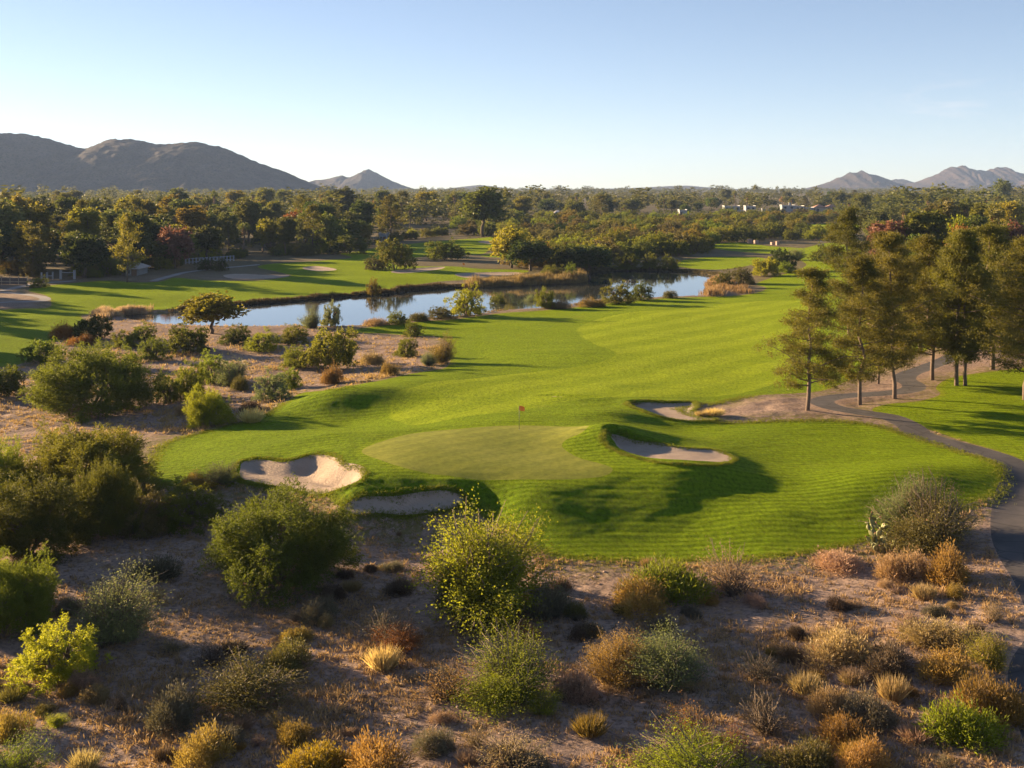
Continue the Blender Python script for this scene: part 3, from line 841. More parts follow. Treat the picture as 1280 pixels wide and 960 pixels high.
def mesquite(seed, R=3.6, Ht=5.0, nc=700, nsp=13, nlf=19, L=0.11, W=0.042, low=0.25):
    rng = rngf(seed)
    z0 = Ht * low
    P, O = lobes(rng, nc, R, Ht - z0 - 0.4, z0, 0.36)
    # feathery tops: push clump groups in and out
    g = unit(rng.normal(size=(14, 3)) + np.array([0, 0, 0.5]))
    ed = np.max(O @ g.T, 1)
    P = P + O * ((ed - 0.85) * 2.2)[:, None]
    P[:, 2] = np.maximum(P[:, 2], 0.3)
    leaf = sprays(rng, P, O, nsp, nlf, 0.62 * R / 3.6, L, W, 0.0)
    w = MB()
    nt = rng.integers(3, 6)
    for i in range(nt):
        a = 2 * np.pi * (i + rng.uniform(-.3, .3)) / nt
        b0 = np.array([0.12 * np.cos(a), 0.12 * np.sin(a), 0])
        mid = np.array([np.cos(a) * R * 0.3, np.sin(a) * R * 0.3, Ht * rng.uniform(0.3, 0.42)])
        branch(rng, w, b0 - [0, 0, 0.3], mid, 0.13, 0.08)
        near = np.argsort(np.linalg.norm(P - mid * [2, 2, 1.6], axis=1))[:12]
        for j in near:
            branch(rng, w, mid, P[j], 0.055, 0.015, 0.05, 4, 4)
    return make("mesquite", leaf, w)

def whippy(seed, R=1.2, Ht=1.8, ntw=150, nlf=44, L=0.07, W=0.03, spread=0.75, bare=0.2, lean=0.0):
    """many-stemmed desert shrub: several uneven crowns of thin stems with small leaves along them, some stems dead"""
    rng = rngf(seed)
    w = MB()
    Ps, Ds = [], []
    ns_ = int(rng.integers(5, 9))
    sub = []
    for i in range(ns_):
        a = rng.uniform(0, 2 * np.pi); r = R * 0.40 * math.sqrt(rng.random())
        sub.append((np.array([math.cos(a) * r, math.sin(a) * r, 0]), rng.uniform(0.45, 0.75) * R, Ht * rng.uniform(0.5, 1.0) * (1 - 0.3 * r / R), rng.normal(size=2) * 0.16 * Ht))
    sub[0] = (sub[0][0] * 0.4, 0.7 * R, Ht, sub[0][3])
    for i in range(ntw):
        c0, r0, h0, ln = sub[i % ns_]
        a = rng.uniform(0, 2 * np.pi)
        q = rng.random() ** 0.6
        tip = c0 + np.array([np.cos(a) * r0 * q * spread * 1.2 + ln[0], np.sin(a) * r0 * q * spread * 1.2 + ln[1], h0 * (1 - 0.5 * q * q) * rng.uniform(0.5, 1.08)])
        base = c0 * 0.55 + np.array([np.cos(a), np.sin(a), 0]) * 0.14 * R * rng.random() - [0, 0, 0.1]
        t = np.linspace(0, 1, 5)[:, None]
        ctl = base + (tip - base) * np.array([0.3, 0.3, 0.6]) + rng.normal(size=3) * 0.06 * R
        p = (1 - t) ** 2 * base + 2 * t * (1 - t) * ctl + t * t * tip + rng.normal(size=(5, 3)) * 0.04 * R * t
        if i % 2 == 0:
            w.tube(p, np.linspace(0.018, 0.005, 5) * max(1, R), 3)
            if i % 4 == 0:
                e = p[3] + rng.normal(size=3) * 0.22 * R * np.array([1, 1, 0.6]); e[2] = max(e[2], 0.05)
                w.tube(np.array([p[2], (p[2] + e) / 2 + rng.normal(size=3) * 0.03 * R, e]), np.array([0.008, 0.006, 0.003]) * max(1, R), 3)
        if rng.random() < 0.12: continue
        n = int(nlf * rng.uniform(0.5, 1.5))
        tt = bare + (1 - bare) * rng.random(n) ** 0.75
        x = tt * 4; k = np.minimum(x.astype(int), 3); f = (x - k)[:, None]
        pts = p[k] * (1 - f) + p[k + 1] * f
        d = unit(p[k + 1] - p[k])
        Ps.append(pts + rng.normal(size=pts.shape) * 0.06 * R * (0.4 + tt[:, None]))
        Ds.append(unit(d * 0.9 + 0.7 * rng.normal(size=d.shape)))
    P, D = np.concatenate(Ps), np.concatenate(Ds)
    P[:, 2] = np.maximum(P[:, 2], 0.02)
    leaf = leaf_quads(rng, P, D, L * rng.uniform(0.6, 1.4, len(P)), W * rng.uniform(0.6, 1.4, len(P)))
    return make("shrub", leaf, w)

def mound(seed, R=1.0, Ht=0.9, n=7000, L=0.085, W=0.022, up=0.8):
    """low bursage or brittlebush: several uneven cushions of fine shoots grown into each other"""
    rng = rngf(seed)
    nh = int(rng.integers(4, 8))
    C, Rr, Hh = [], [], []
    for i in range(nh):
        a = rng.uniform(0, 6.28); r = R * 0.62 * math.sqrt(rng.random()) * (i > 0)
        C.append((math.cos(a) * r, math.sin(a) * r, 0)); Rr.append(R * rng.uniform(0.34, 0.62)); Hh.append(Ht * rng.uniform(0.5, 0.85) * (1.0 if i else 1.18))
    C, Rr, Hh = np.array(C), np.array(Rr), np.array(Hh)
    idx = rng.choice(nh, n, p=Rr ** 2 / (Rr ** 2).sum())
    a = rng.uniform(0, 2 * np.pi, n)
    el = np.arcsin(rng.uniform(0.0, 1.0, n))
    k = 1 + 0.14 * np.sin(3 * a + 2 * el + idx) + 0.12 * np.sin(7 * a + 5 * el + idx) + 0.13 * rng.normal(size=n)
    r = rng.uniform(0.2, 1, n) ** 0.4 * k
    o = np.stack([np.cos(a) * np.cos(el), np.sin(a) * np.cos(el), np.sin(el)], 1)
    P = C[idx] + o * r[:, None] * np.stack([Rr[idx], Rr[idx], Hh[idx]], 1)
    P[:, 2] = np.maximum(P[:, 2], 0.01)
    D = unit(o + np.array([0, 0, up * 0.6]) + 0.5 * rng.normal(size=o.shape))
    leaf = leaf_quads(rng, P, D, L * rng.uniform(0.6, 1.7, n), W * rng.uniform(0.7, 1.4, n))
    w = MB()
    for i in range(40):
        j = i % nh; b = rng.uniform(0, 2 * np.pi); q = rng.random()
        branch(rng, w, (C[j][0] * 0.3, C[j][1] * 0.3, -0.08), C[j] + np.array([math.cos(b) * Rr[j] * q, math.sin(b) * Rr[j] * q, Hh[j] * (1.12 - 0.5 * q * q)]), 0.014, 0.004, 0.1, 4, 3)
    return make("cushion", leaf, w)

def grassy(seed, R=0.7, Ht=0.8, n=900):
    """bunch grass: long thin arching blades"""
    rng = rngf(seed)
    a = rng.uniform(0, 2 * np.pi, n)
    q = rng.random(n) ** 0.7
    b0 = np.stack([np.cos(a), np.sin(a), 0 * a], 1) * (R * 0.45 * rng.random(n))[:, None]
    D = unit(np.stack([np.cos(a) * q * 0.8, np.sin(a) * q * 0.8, np.ones(n)], 1) + 0.15 * rng.normal(size=(n, 3)))
    leaf = leaf_quads(rng, b0, D, Ht * rng.uniform(0.5, 1.1, n) * (1 - 0.3 * q), 0.02 * rng.uniform(0.7, 1.5, n))
    w = MB()
    for i in range(6):
        b = rng.uniform(0, 6.28)
        branch(rng, w, (0, 0, -0.05), (np.cos(b) * R * 0.3, np.sin(b) * R * 0.3, Ht * 0.8), 0.008, 0.003, 0, 3, 3)
    return make("bunch", leaf, w)

def broad(seed, R=3.5, Ht=9.0, z0=0.3, nl=11, nc=26, nsp=7, nlf=8, L=0.3, W=0.2, trunk=0.28, gap=0.55, lr=(0.34, 0.5)):
    """round-crowned tree: crown of several uneven lobes on forking limbs"""
    rng = rngf(seed)
    w = MB()
    zc = Ht * z0
    cen = []
    for i in range(nl):
        a = 2.4 * i + rng.uniform(-.5, .5)
        h = zc + (Ht - zc) * (0.18 + 0.68 * (i + rng.uniform(0, 1)) / nl)
        prof = math.sin(math.pi * min(1, max(0.12, (h - zc) / (Ht - zc) * 0.86 + 0.12))) ** 0.6
        rr = R * prof * rng.uniform(0.35, 0.72)
        cen.append((np.array([math.cos(a) * rr, math.sin(a) * rr, h]), R * rng.uniform(*lr)))
    top = np.array([rng.normal() * 0.1 * R, rng.normal() * 0.1 * R, zc + 0.35 * (Ht - zc)])
    branch(rng, w, (0, 0, -0.4), top, trunk, trunk * 0.5, 0, 6, 7, 0.02)
    Cs, Os = [], []
    for c, r in cen:
        fork = np.array([top[0], top[1], min(top[2], c[2] * 0.75)])
        branch(rng, w, fork, c, trunk * 0.4, trunk * 0.1, 0.05, 4, 5)
        o = unit(rng.normal(size=(nc, 3)) + [0, 0, 0.25])
        rad = r * rng.uniform(gap, 1.05, nc)
        Cs.append(c + o * rad[:, None] * [1, 1, 0.85]); Os.append(o)
    C, O = np.concatenate(Cs), np.concatenate(Os)
    leaf = sprays(rng, C, O, nsp, nlf, 0.32 * R, L, W, 0.05, 0.9)
    leaf[0][:, 2] = np.maximum(leaf[0][:, 2], 0.1)
    return make("broadleaf", leaf, w)

def pine(seed, R=2.9, Ht=13.0, z0=0.2, nb=46, ncl=10, nn=92, L=0.27, W=0.045, lean=0.0, twin=False):
    """aleppo pine: bare lower trunk, uneven branches, dense needle tufts with gaps between them"""
    rng = rngf(seed)
    w = MB()
    Cs, Os = [], []
    top = np.array([lean * Ht + rng.normal() * 0.15, rng.normal() * 0.15, Ht * 0.97])
    tp = branch(rng, w, (0, 0, -0.5), top, 0.19, 0.035, 0, 9, 8, 0.012)
    for i in range(nb):
        t = z0 + (1 - z0) * (i + rng.random()) / nb
        if rng.random() < 0.1: continue
        x = t * 8; k = min(int(x), 7); b0 = tp[k] * (1 - x + k) + tp[k + 1] * (x - k)
        a = i * 2.4 + rng.uniform(-.6, .6)
        f = (t - z0) / (1 - z0)
        ln = R * rng.uniform(0.75, 1.2) * (0.55 + 0.5 * math.sin(math.pi * (0.2 + 0.62 * f))) * (1.15 - 0.85 * f ** 2.2) * rng.uniform(0.6, 1.15)
        tip = b0 + np.array([math.cos(a) * ln, math.sin(a) * ln, ln * rng.uniform(0.05, 0.5)])
        bp = branch(rng, w, b0, tip, 0.06 * (1.2 - f), 0.015, -0.03, 5, 4, 0.04)
        for c in range(ncl):
            s = rng.uniform(0.35, 1.05)
            q = b0 + (tip - b0) * s + rng.normal(size=3) * 0.17 * ln * np.array([1, 1, 0.6])
            Cs.append(q); Os.append(unit(q - b0 + np.array([0, 0, 0.5 * ln])))
    C, O = np.array(Cs), np.array(Os)
    m = len(C)
    c = np.repeat(C, nn, 0); o = np.repeat(O, nn, 0)
    d = unit(rng.normal(size=c.shape) + 0.55 * o)
    P = c + rng.normal(size=c.shape) * np.array([0.27, 0.27, 0.17])
    leaf = leaf_quads(rng, P, d, L * rng.uniform(0.6, 1.2, len(P)), W * rng.uniform(0.8, 1.4, len(P)))
    return make("pine", leaf, w)

def palm(seed, Ht=11.0, nf=34, R=1.7, W=0.10):
    """fan palm: slim trunk, ball of stiff fronds, skirt of dead ones below"""
    rng = rngf(seed)
    w = MB()
    top = np.array([rng.normal() * 0.3, rng.normal() * 0.3, Ht - R * 0.8])
    branch(rng, w, (0, 0, -0.4), top, 0.24, 0.15, 0, 6, 7, 0.01)
    Ps, Ds, Ls = [], [], []
    for i in range(nf):
        a = 2.4 * i; el = math.asin(rng.uniform(-0.75, 0.98))
        d = np.array([math.cos(a) * math.cos(el), math.sin(a) * math.cos(el), math.sin(el)])
        hub = top + d * R * 0.5
        for j in range(11):
            dd = unit(d + 0.55 * rng.normal(size=3) + [0, 0, -0.15])
            Ps.append(hub); Ds.append(dd); Ls.append(R * rng.uniform(0.4, 0.62))
        Ps.append(top); Ds.append(d); Ls.append(R * 0.55)
    n1 = len(Ps)
    leaf = leaf_quads(rng, np.array(Ps), np.array(Ds), np.array(Ls), W * 1.6)
    sk = []
    n = 160
    a = rng.uniform(0, 6.28, n)
    P = top + np.stack([np.cos(a) * 0.25, np.sin(a) * 0.25, rng.uniform(-2.0, 0.1, n)], 1)
    D = unit(np.stack([np.cos(a) * 0.5, np.sin(a) * 0.5, -np.ones(n)], 1))
    skirt = mesh_np("palm_skirt", *leaf_quads(rng, P, D, 0.9, 0.16))
    return (mesh_np("palm", *leaf), w.build("palm_wood", True), skirt)

def one_mesh(pair):
    """leaves and wood of a far tree in one mesh with two materials"""
    a, b = pair[0], pair[1]
    va = np.empty(len(a.vertices) * 3, np.float32); a.vertices.foreach_get("co", va)
    vb = np.empty(len(b.vertices) * 3, np.float32); b.vertices.foreach_get("co", vb)
    na = len(a.vertices)
    fa = [tuple(p.vertices) for p in a.polygons]; fb = [tuple(i + na for i in p.vertices) for p in b.polygons]
    me = bpy.data.meshes.new(a.name + "_whole")
    me.from_pydata(np.concatenate([va, vb]).reshape(-1, 3).tolist(), [], fa + fb)
    me.update()
    me.polygons.foreach_set("material_index", np.array([0] * len(fa) + [1] * len(fb), np.int32))
    return me

# leaf colours
FOL = {
    'mesquite': foliage("mesquite leaf", (0.070, 0.084, 0.011), (0.155, 0.162, 0.020), 0.44),
    'mesquite_dark': foliage("mesquite dark leaf", (0.050, 0.060, 0.012), (0.120, 0.124, 0.018), 0.42),
    'bright': foliage("palo verde leaf", (0.095, 0.125, 0.012), (0.20, 0.22, 0.022), 0.45),
    'lime': foliage("lime leaf", (0.15, 0.18, 0.012), (0.27, 0.28, 0.025), 0.52),
    'yellow': foliage("yellow leaf", (0.21, 0.17, 0.014), (0.36, 0.29, 0.03), 0.4),
    'pale': foliage("grey green leaf", (0.10, 0.125, 0.05), (0.185, 0.205, 0.085), 0.35),
    'olive': foliage("olive leaf", (0.085, 0.075, 0.022), (0.165, 0.14, 0.042), 0.3),
    'ochre': foliage("ochre leaf", (0.17, 0.11, 0.028), (0.30, 0.20, 0.055), 0.35),
    'tan': foliage("tan twig", (0.20, 0.135, 0.065), (0.36, 0.255, 0.13), 0.25),
    'straw': foliage("straw", (0.36, 0.26, 0.11), (0.56, 0.43, 0.21), 0.35),
    'grey': foliage("grey twig", (0.085, 0.075, 0.05), (0.165, 0.145, 0.095), 0.2),
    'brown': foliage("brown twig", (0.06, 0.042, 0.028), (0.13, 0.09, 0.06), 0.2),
    'rust': foliage("rust leaf", (0.17, 0.075, 0.018), (0.28, 0.135, 0.035), 0.35),
    'pink': foliage("pink dry twig", (0.24, 0.145, 0.10), (0.38, 0.25, 0.18), 0.25),
    'pine': foliage("pine needle", (0.036, 0.046, 0.012), (0.150, 0.130, 0.020), 0.42, hue=0.012),
    'green': foliage("broad leaf", (0.052, 0.072, 0.013), (0.125, 0.145, 0.024), 0.38, hue=0.03),
    'dark': foliage("dark broad leaf", (0.036, 0.047, 0.012), (0.082, 0.092, 0.02), 0.33, hue=0.03),
    'gold': foliage("gold green leaf", (0.11, 0.10, 0.013), (0.22, 0.185, 0.024), 0.4, hue=0.03),
    'reddish': foliage("red autumn leaf", (0.14, 0.068, 0.045), (0.23, 0.125, 0.085), 0.3),
    'palm': foliage("palm frond", (0.07, 0.08, 0.018), (0.17, 0.17, 0.04), 0.3),
    'euc': foliage("eucalyptus leaf", (0.075, 0.088, 0.026), (0.16, 0.165, 0.045), 0.35),
}
BARK = plain("bark", (0.12, 0.085, 0.06), 0.9, 0.3, 4.0, 0.5)
TWIG = plain("twig wood", (0.15, 0.11, 0.075), 0.9, 0.3, 6.0)
PALE_BARK = plain("pine bark", (0.14, 0.10, 0.078), 0.9, 0.3, 5.0, 0.6)
SKIRT = plain("dead frond", (0.26, 0.17, 0.08), 0.9, 0.25, 3.0)

# kinds: name -> (list of meshes, natural width, natural height)
KIND = {}
def reg(k, fn, seeds, w, h, **kw):
    ms = [fn(s, **kw) for s in seeds]
    ww, hh = [], []
    for me in ms:                                  # measure what came out, so a plant gets the size asked for
        v = np.empty(len(me[0].vertices) * 3, np.float32); me[0].vertices.foreach_get("co", v); v = v.reshape(-1, 3)
        ww.append((np.percentile(v[:, 0], 98.5) - np.percentile(v[:, 0], 1.5) + np.percentile(v[:, 1], 98.5) - np.percentile(v[:, 1], 1.5)) / 2); hh.append(np.percentile(v[:, 2], 99))
    KIND[k] = (ms, float(np.mean(ww)), float(np.mean(hh)))
reg('mesquite', mesquite, (11, 12, 13, 14), 7.6, 5.0)
reg('mesq_mid', mesquite, (21, 22, 23), 7.6, 5.0, nc=220, nsp=7, nlf=8, L=0.32, W=0.15)
reg('bush_mid', mesquite, (31, 32, 33), 3.3, 2.6, R=1.5, Ht=2.6, nc=260, nsp=10, nlf=13, L=0.085, W=0.036, low=0.15)
reg('leafy', whippy, (41, 43), 5.6, 5.4, R=3.0, Ht=5.4, ntw=400, nlf=190, L=0.105, W=0.066, spread=0.8, bare=0.12)
reg('whip', whippy, (51, 52, 53, 54), 2.3, 1.7, ntw=200, nlf=80, L=0.052, W=0.023)
reg('whip_big', whippy, (55, 56, 59, 60), 4.4, 3.6, R=2.3, Ht=3.6, ntw=330, nlf=110, L=0.075, W=0.033)
reg('twiggy', whippy, (57, 58), 2.3, 1.6, Ht=1.6, ntw=150, nlf=16, L=0.05, W=0.02, spread=0.85, bare=0.35)
reg('cushion', mound, (61, 62, 63, 64, 65, 66), 2.0, 1.0)
reg('bunch', grassy, (71, 72), 1.2, 0.8)
reg('pine', pine, (81, 82, 83, 84), 6.4, 13.0)
reg('pine_mid', pine, (85, 86, 87), 6.4, 13.0, nb=36, ncl=5, nn=26, L=0.6, W=0.13)
reg('broad', broad, (91, 92, 93, 94), 7.6, 9.0, nc=18, nsp=5, nlf=7, L=0.5, W=0.34)
reg('tall', broad, (95, 96, 97), 7.0, 16.0, R=3.2, Ht=16, z0=0.25, nl=15, nc=18, nsp=5, nlf=7, L=0.55, W=0.34)
reg('palm', palm, (98, 99), 3.4, 11.0)

COUNT = {}
def plant(kind, name, pos, w, h, col, label=None, cat='shrub', group=None, rz=None, parts=True, wood=None, rng=random.Random(5)):
    ms, nw, nh = KIND[kind]
    i = COUNT[kind] = COUNT.get(kind, -1) + 1
    me = ms[i % len(ms)]
    rz = rng.uniform(0, 6.28) if rz is None else rz
    s = (w / nw, w / nw, h / nh)
    root = bpy.data.objects.new(name, None)
    root.empty_display_size = 0.2
    COL.objects.link(root)
    root.location = pos; root.rotation_euler = (0, 0, rz); root.scale = s
    tree = cat == 'tree'
    link("crown" if tree else "foliage", me[0], FOL[col], root)
    link("trunk" if tree else "stems", me[1], wood or (BARK if tree else TWIG), root)
    if len(me) > 2: link("dead_fronds", me[2], SKIRT, root)
    return tag(root, label, cat, group)
# ------------------------------------------------------------------ the plants one can tell apart
# kind, span in the photo (left, right, top, bottom), colour, name, label
def put(kind, x0, x1, top, bot, col, name, label, group, cat='shrub', wood=None, rz=None):
    w = x1 - x0
    py = bot - 0.35 * w * (bot - YH) / F
    c = ground_at((x0 + x1) / 2, py)
    mpp = c[1] / F
    return plant(kind, name, c, (0.84 if group == G1 else 0.92) * w * mpp, max(0.25, (0.9 if group == G1 else 1.0) * (0.76 if kind == 'leafy' else 0.83 if kind.startswith(('whip', 'twig')) else 0.92) * (py - top) * mpp), col, label, cat, group, rz, wood=wood)

G1 = "desert shrubs in front of the green"
FORE = [
 ('mesquite', 28, 200, 418, 525, 'mesquite', 'mesquite_tree', "big round yellow-green mesquite tree beside the dry wash", 'tree'),
 ('mesquite', 18, 196, 520, 634, 'mesquite', 'mesquite_tree', "dark spreading mesquite tree standing just in front of the yellow-green one", 'tree'),
 ('mesquite', -52, 32, 540, 640, 'bright', 'mesquite_tree', "bright green mesquite cut by the photo's left edge, behind the dark thicket", 'tree'),
 ('mesquite', -50, 122, 585, 712, 'mesquite_dark', 'mesquite_tree', "darkest dense mesquite of the thicket at the left edge", 'tree'),
 ('mesquite', -70, 72, 680, 800, 'bright', 'mesquite_tree', "yellow-green mesquite at the left edge above the pale grey-green shrub", 'tree'),
 ('mesquite', 90, 170, 560, 680, 'mesquite_dark', 'mesquite_tree', "narrow dark mesquite squeezed between two bigger crowns of the left thicket", 'tree'),
 ('bush_mid', 126, 215, 602, 676, 'olive', 'mesquite_shrub', "sparse olive mesquite shrub at the foot of the left thicket", 'shrub'),
 ('bush_mid', 180, 285, 595, 668, 'mesquite', 'mesquite_shrub', "low green mesquite shrub under the turf edge beside the large bunker", 'shrub'),
 ('mesquite', 246, 448, 606, 748, 'mesquite', 'mesquite_tree', "wide feathery mesquite in front of the large left bunker", 'tree'),
 ('leafy', 518, 678, 606, 778, 'lime', 'leafy_shrub', "tall bright lime leafy bush in front of the shaded bunker", 'shrub'),
 ('whip_big', 78, 198, 703, 818, 'pale', 'desert_shrub', "pale grey-green shrub with upright shoots near the left edge", 'shrub'),
 ('bush_mid', 4, 140, 760, 866, 'lime', 'desert_shrub', "round bright lime-yellow shrub below the pale grey-green one", 'shrub'),
 ('cushion', 170, 224, 692, 731, 'grey', 'bursage', "small grey dome shrub on bare soil left of the feathery mesquite", 'shrub'),
 ('cushion', 378, 424, 744, 780, 'grey', 'bursage', "grey upright tuft just below the feathery mesquite", 'shrub'),
 ('cushion', 352, 396, 779, 804, 'ochre', 'bursage', "small yellow tuft above the olive dome", 'shrub'),
 ('cushion', 334, 410, 799, 843, 'olive', 'bursage', "olive dome shrub behind the wide orange-tinged shrub", 'shrub'),
 ('whip', 246, 384, 812, 896, 'olive', 'desert_shrub', "wide olive shrub with orange-tinged tips, low and loose", 'shrub'),
 ('cushion', 180, 258, 858, 912, 'grey', 'bursage', "dark grey-olive dome left of the wide orange-tinged shrub", 'shrub'),
 ('cushion', 96, 137, 853, 884, 'tan', 'bursage', "small tan tuft below the lime-yellow shrub", 'shrub'),
 ('twiggy', 139, 165, 856, 890, 'brown', 'desert_shrub', "tiny brown twiggy shrub beside the small tan tuft", 'shrub'),
 ('whip', 52, 83, 885, 913, 'lime', 'desert_shrub', "tiny bright green sprig beside the footworn track", 'shrub'),
 ('cushion', -18, 33, 884, 930, 'ochre', 'bursage', "yellow-tan dome cut by the lower left edge", 'shrub'),
 ('cushion', 213, 290, 911, 964, 'ochre', 'bursage', "round yellow-green dome standing alone on lit soil at the bottom", 'shrub'),
 ('cushion', 342, 440, 930, 990, 'yellow', 'bursage', "bright gold shrub cut by the bottom edge", 'shrub'),
 ('cushion', 432, 542, 917, 990, 'ochre', 'bursage', "tall tan-gold shrub joined to the bright gold one", 'shrub'),
 ('twiggy', 442, 532, 748, 812, 'grey', 'desert_shrub', "loose grey-brown twiggy shrub beside the small orange one", 'shrub'),
 ('whip', 468, 533, 774, 816, 'rust', 'desert_shrub', "small orange shrub against the grey-brown twigs", 'shrub'),
 ('bunch', 456, 502, 802, 842, 'straw', 'grass_clump', "pale yellow grass clump on the lit strip of soil", 'grass clump'),
 ('twiggy', 508, 606, 818, 886, 'ochre', 'desert_shrub', "ochre twiggy shrub touching the airy green shrub on its left", 'shrub'),
 ('whip_big', 572, 708, 788, 892, 'bright', 'desert_shrub', "airy bright green shrub in the middle of the desert strip", 'shrub'),
 ('whip', 660, 702, 852, 897, 'lime', 'desert_shrub', "small lime shoot at the foot of the airy green shrub", 'shrub'),
 ('cushion', 690, 758, 836, 884, 'pink', 'bursage', "dry pinkish mound right beside the airy green shrub", 'shrub'),
 ('whip', 626, 678, 772, 808, 'rust', 'desert_shrub', "rusty brown shrub in shade behind the airy green one", 'shrub'),
 ('whip_big', 730, 812, 776, 866, 'ochre', 'desert_shrub', "tan-olive shrub leaning into the pale broom-like shrub", 'shrub'),
 ('whip_big', 784, 904, 763, 872, 'pale', 'desert_shrub', "pale green broom-like shrub with a tall tuft on top", 'shrub'),
 ('twiggy', 582, 694, 902, 975, 'tan', 'desert_shrub', "dry tan twiggy shrub cut by the middle of the bottom edge", 'shrub'),
 ('whip_big', 800, 950, 906, 1010, 'lime', 'desert_shrub', "large bright yellow-green shrub cut by the bottom edge", 'shrub'),
 ('cushion', 774, 884, 690, 752, 'bright', 'creosote_shrub', "dense bright-topped shrub right under the front bank of turf", 'shrub'),
 ('cushion', 768, 850, 717, 768, 'ochre', 'bursage', "orange-tan dome in front of the dense bright-topped shrub", 'shrub'),
 ('twiggy', 876, 958, 664, 750, 'tan', 'desert_shrub', "tall wispy tan shrub in front of the turf bank", 'shrub'),
 ('cushion', 929, 960, 742, 760, 'pink', 'bursage', "small pinkish tuft at the foot of the tall wispy shrub", 'shrub'),
 ('cushion', 1020, 1094, 686, 720, 'pink', 'bursage', "grey-pink dry mound below the turf edge near the cactus", 'shrub'),
 ('cushion', 1104, 1170, 688, 732, 'tan', 'bursage', "wide tan-green mound below the prickly pear", 'shrub'),
 ('cushion', 1150, 1222, 682, 731, 'ochre', 'bursage', "yellowish mound joined to the tan-green one, nearer the cart path", 'shrub'),
 ('whip_big', 1110, 1222, 592, 698, 'olive', 'palo_verde_shrub', "dark olive bush with wispy top behind the prickly pear", 'shrub'),
 ('whip_big', 1096, 1180, 582, 672, 'pale', 'palo_verde_shrub', "wispy grey-green shrub rising against the lit turf behind the cactus", 'shrub'),
 ('cushion', 1000, 1100, 785, 842, 'tan', 'bursage', "broad tan dome with yellow-lit left side", 'shrub'),
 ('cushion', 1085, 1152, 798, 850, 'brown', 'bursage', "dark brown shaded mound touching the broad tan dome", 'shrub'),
 ('cushion', 1138, 1228, 776, 820, 'tan', 'bursage', "tan mound behind the dark yellow-flecked shrub", 'shrub'),
 ('cushion', 1133, 1218, 806, 852, 'ochre', 'bursage', "ochre mound in front of the tan mound by the cart path", 'shrub'),
 ('whip', 1212, 1274, 778, 842, 'gold', 'creosote_shrub', "dark gold-green open shrub beside the cart path", 'shrub'),
 ('twiggy', 1118, 1158, 752, 790, 'pink', 'desert_shrub', "small pale pink wispy shrub on bare soil", 'shrub'),
 ('cushion', 1183, 1272, 833, 905, 'ochre', 'bursage', "big round yellow-olive shrub near the lower right corner", 'shrub'),
 ('cushion', 1140, 1247, 876, 942, 'lime', 'bursage', "dense bright yellow-green shrub in front of the big yellow-olive one", 'shrub'),
 ('cushion', 1018, 1088, 891, 942, 'ochre', 'bursage', "round yellow dome below a thicket of grey twigs", 'shrub'),
 ('cushion', 966, 1054, 926, 980, 'olive', 'bursage', "olive mound left of the lowest yellow dome", 'shrub'),
 ('cushion', 1044, 1112, 924, 975, 'ochre', 'bursage', "low ochre mound cut by the bottom edge, near the right corner", 'shrub'),
 ('twiggy', 922, 984, 806, 856, 'grey', 'desert_shrub', "grey twiggy shrub left of the broad tan dome", 'shrub'),
 ('twiggy', 914, 996, 848, 928, 'brown', 'desert_shrub', "brown see-through shrub with bare stems beside the yellow-green one", 'shrub'),
 ('cushion', 1006, 1066, 852, 905, 'tan', 'bursage', "grey-tan mound behind the round yellow dome", 'shrub'),
 ('cushion', 1052, 1116, 858, 908, 'grey', 'bursage', "shaded grey mound right of the grey-tan one", 'shrub'),
 ('twiggy', 836, 904, 866, 940, 'rust', 'desert_shrub', "rusty twiggy shrub behind the large yellow-green one", 'shrub'),
 ('twiggy', 898, 940, 885, 950, 'rust', 'desert_shrub', "slim rusty shrub between brown stems and yellow-green leaves", 'shrub'),
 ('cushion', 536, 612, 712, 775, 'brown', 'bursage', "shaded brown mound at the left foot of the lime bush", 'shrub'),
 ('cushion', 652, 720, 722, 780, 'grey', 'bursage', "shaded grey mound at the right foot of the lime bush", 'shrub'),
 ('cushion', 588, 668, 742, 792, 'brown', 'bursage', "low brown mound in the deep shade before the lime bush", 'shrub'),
 ('cushion', 973, 1003, 804, 832, 'brown', 'bursage', "tiny dark mound between the grey twigs and the broad tan dome", 'shrub'),
 ('bunch', 986, 1030, 836, 872, 'tan', 'grass_clump', "tan grass clump in front of the broad tan dome", 'grass clump'),
 ('bunch', 1096, 1136, 838, 880, 'tan', 'grass_clump', "tan grass clump under the dark brown shaded mound", 'grass clump'),
 ('bunch', 880, 906, 508, 521, 'straw', 'grass_clump', "straw coloured grass tuft on the edge of the pale sand bunker", 'grass clump'),
 ('bunch', 868, 886, 512, 521, 'straw', 'grass_clump', "smaller straw tuft touching the grass tuft in the pale sand bunker", 'grass clump'),
 ('cushion', 470, 520, 722, 744, 'brown', 'bursage', "flat brown mound between the feathery mesquite and the lime bush", 'shrub'),
 ('twiggy', 240, 300, 790, 838, 'brown', 'desert_shrub', "thin brown shrub behind the wide orange-tinged shrub", 'shrub'),
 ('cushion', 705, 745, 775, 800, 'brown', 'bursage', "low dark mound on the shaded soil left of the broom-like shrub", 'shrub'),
 ('twiggy', 1225, 1262, 742, 780, 'tan', 'desert_shrub', "thin tan shrub on bare soil beside the kerb", 'shrub'),
 ('bunch', 85, 128, 935, 968, 'straw', 'grass_clump', "dry straw clump at the bottom between the yellow-tan and round domes", 'grass clump'),
 ('whip', -30, 60, 925, 1000, 'bright', 'desert_shrub', "feathery green sprays poking in at the lower left corner", 'shrub'),
]
for k, x0, x1, t, b_, c, n, l, cat in FORE:
    put(k, x0, x1, t, b_, c, n, l, G1, cat)

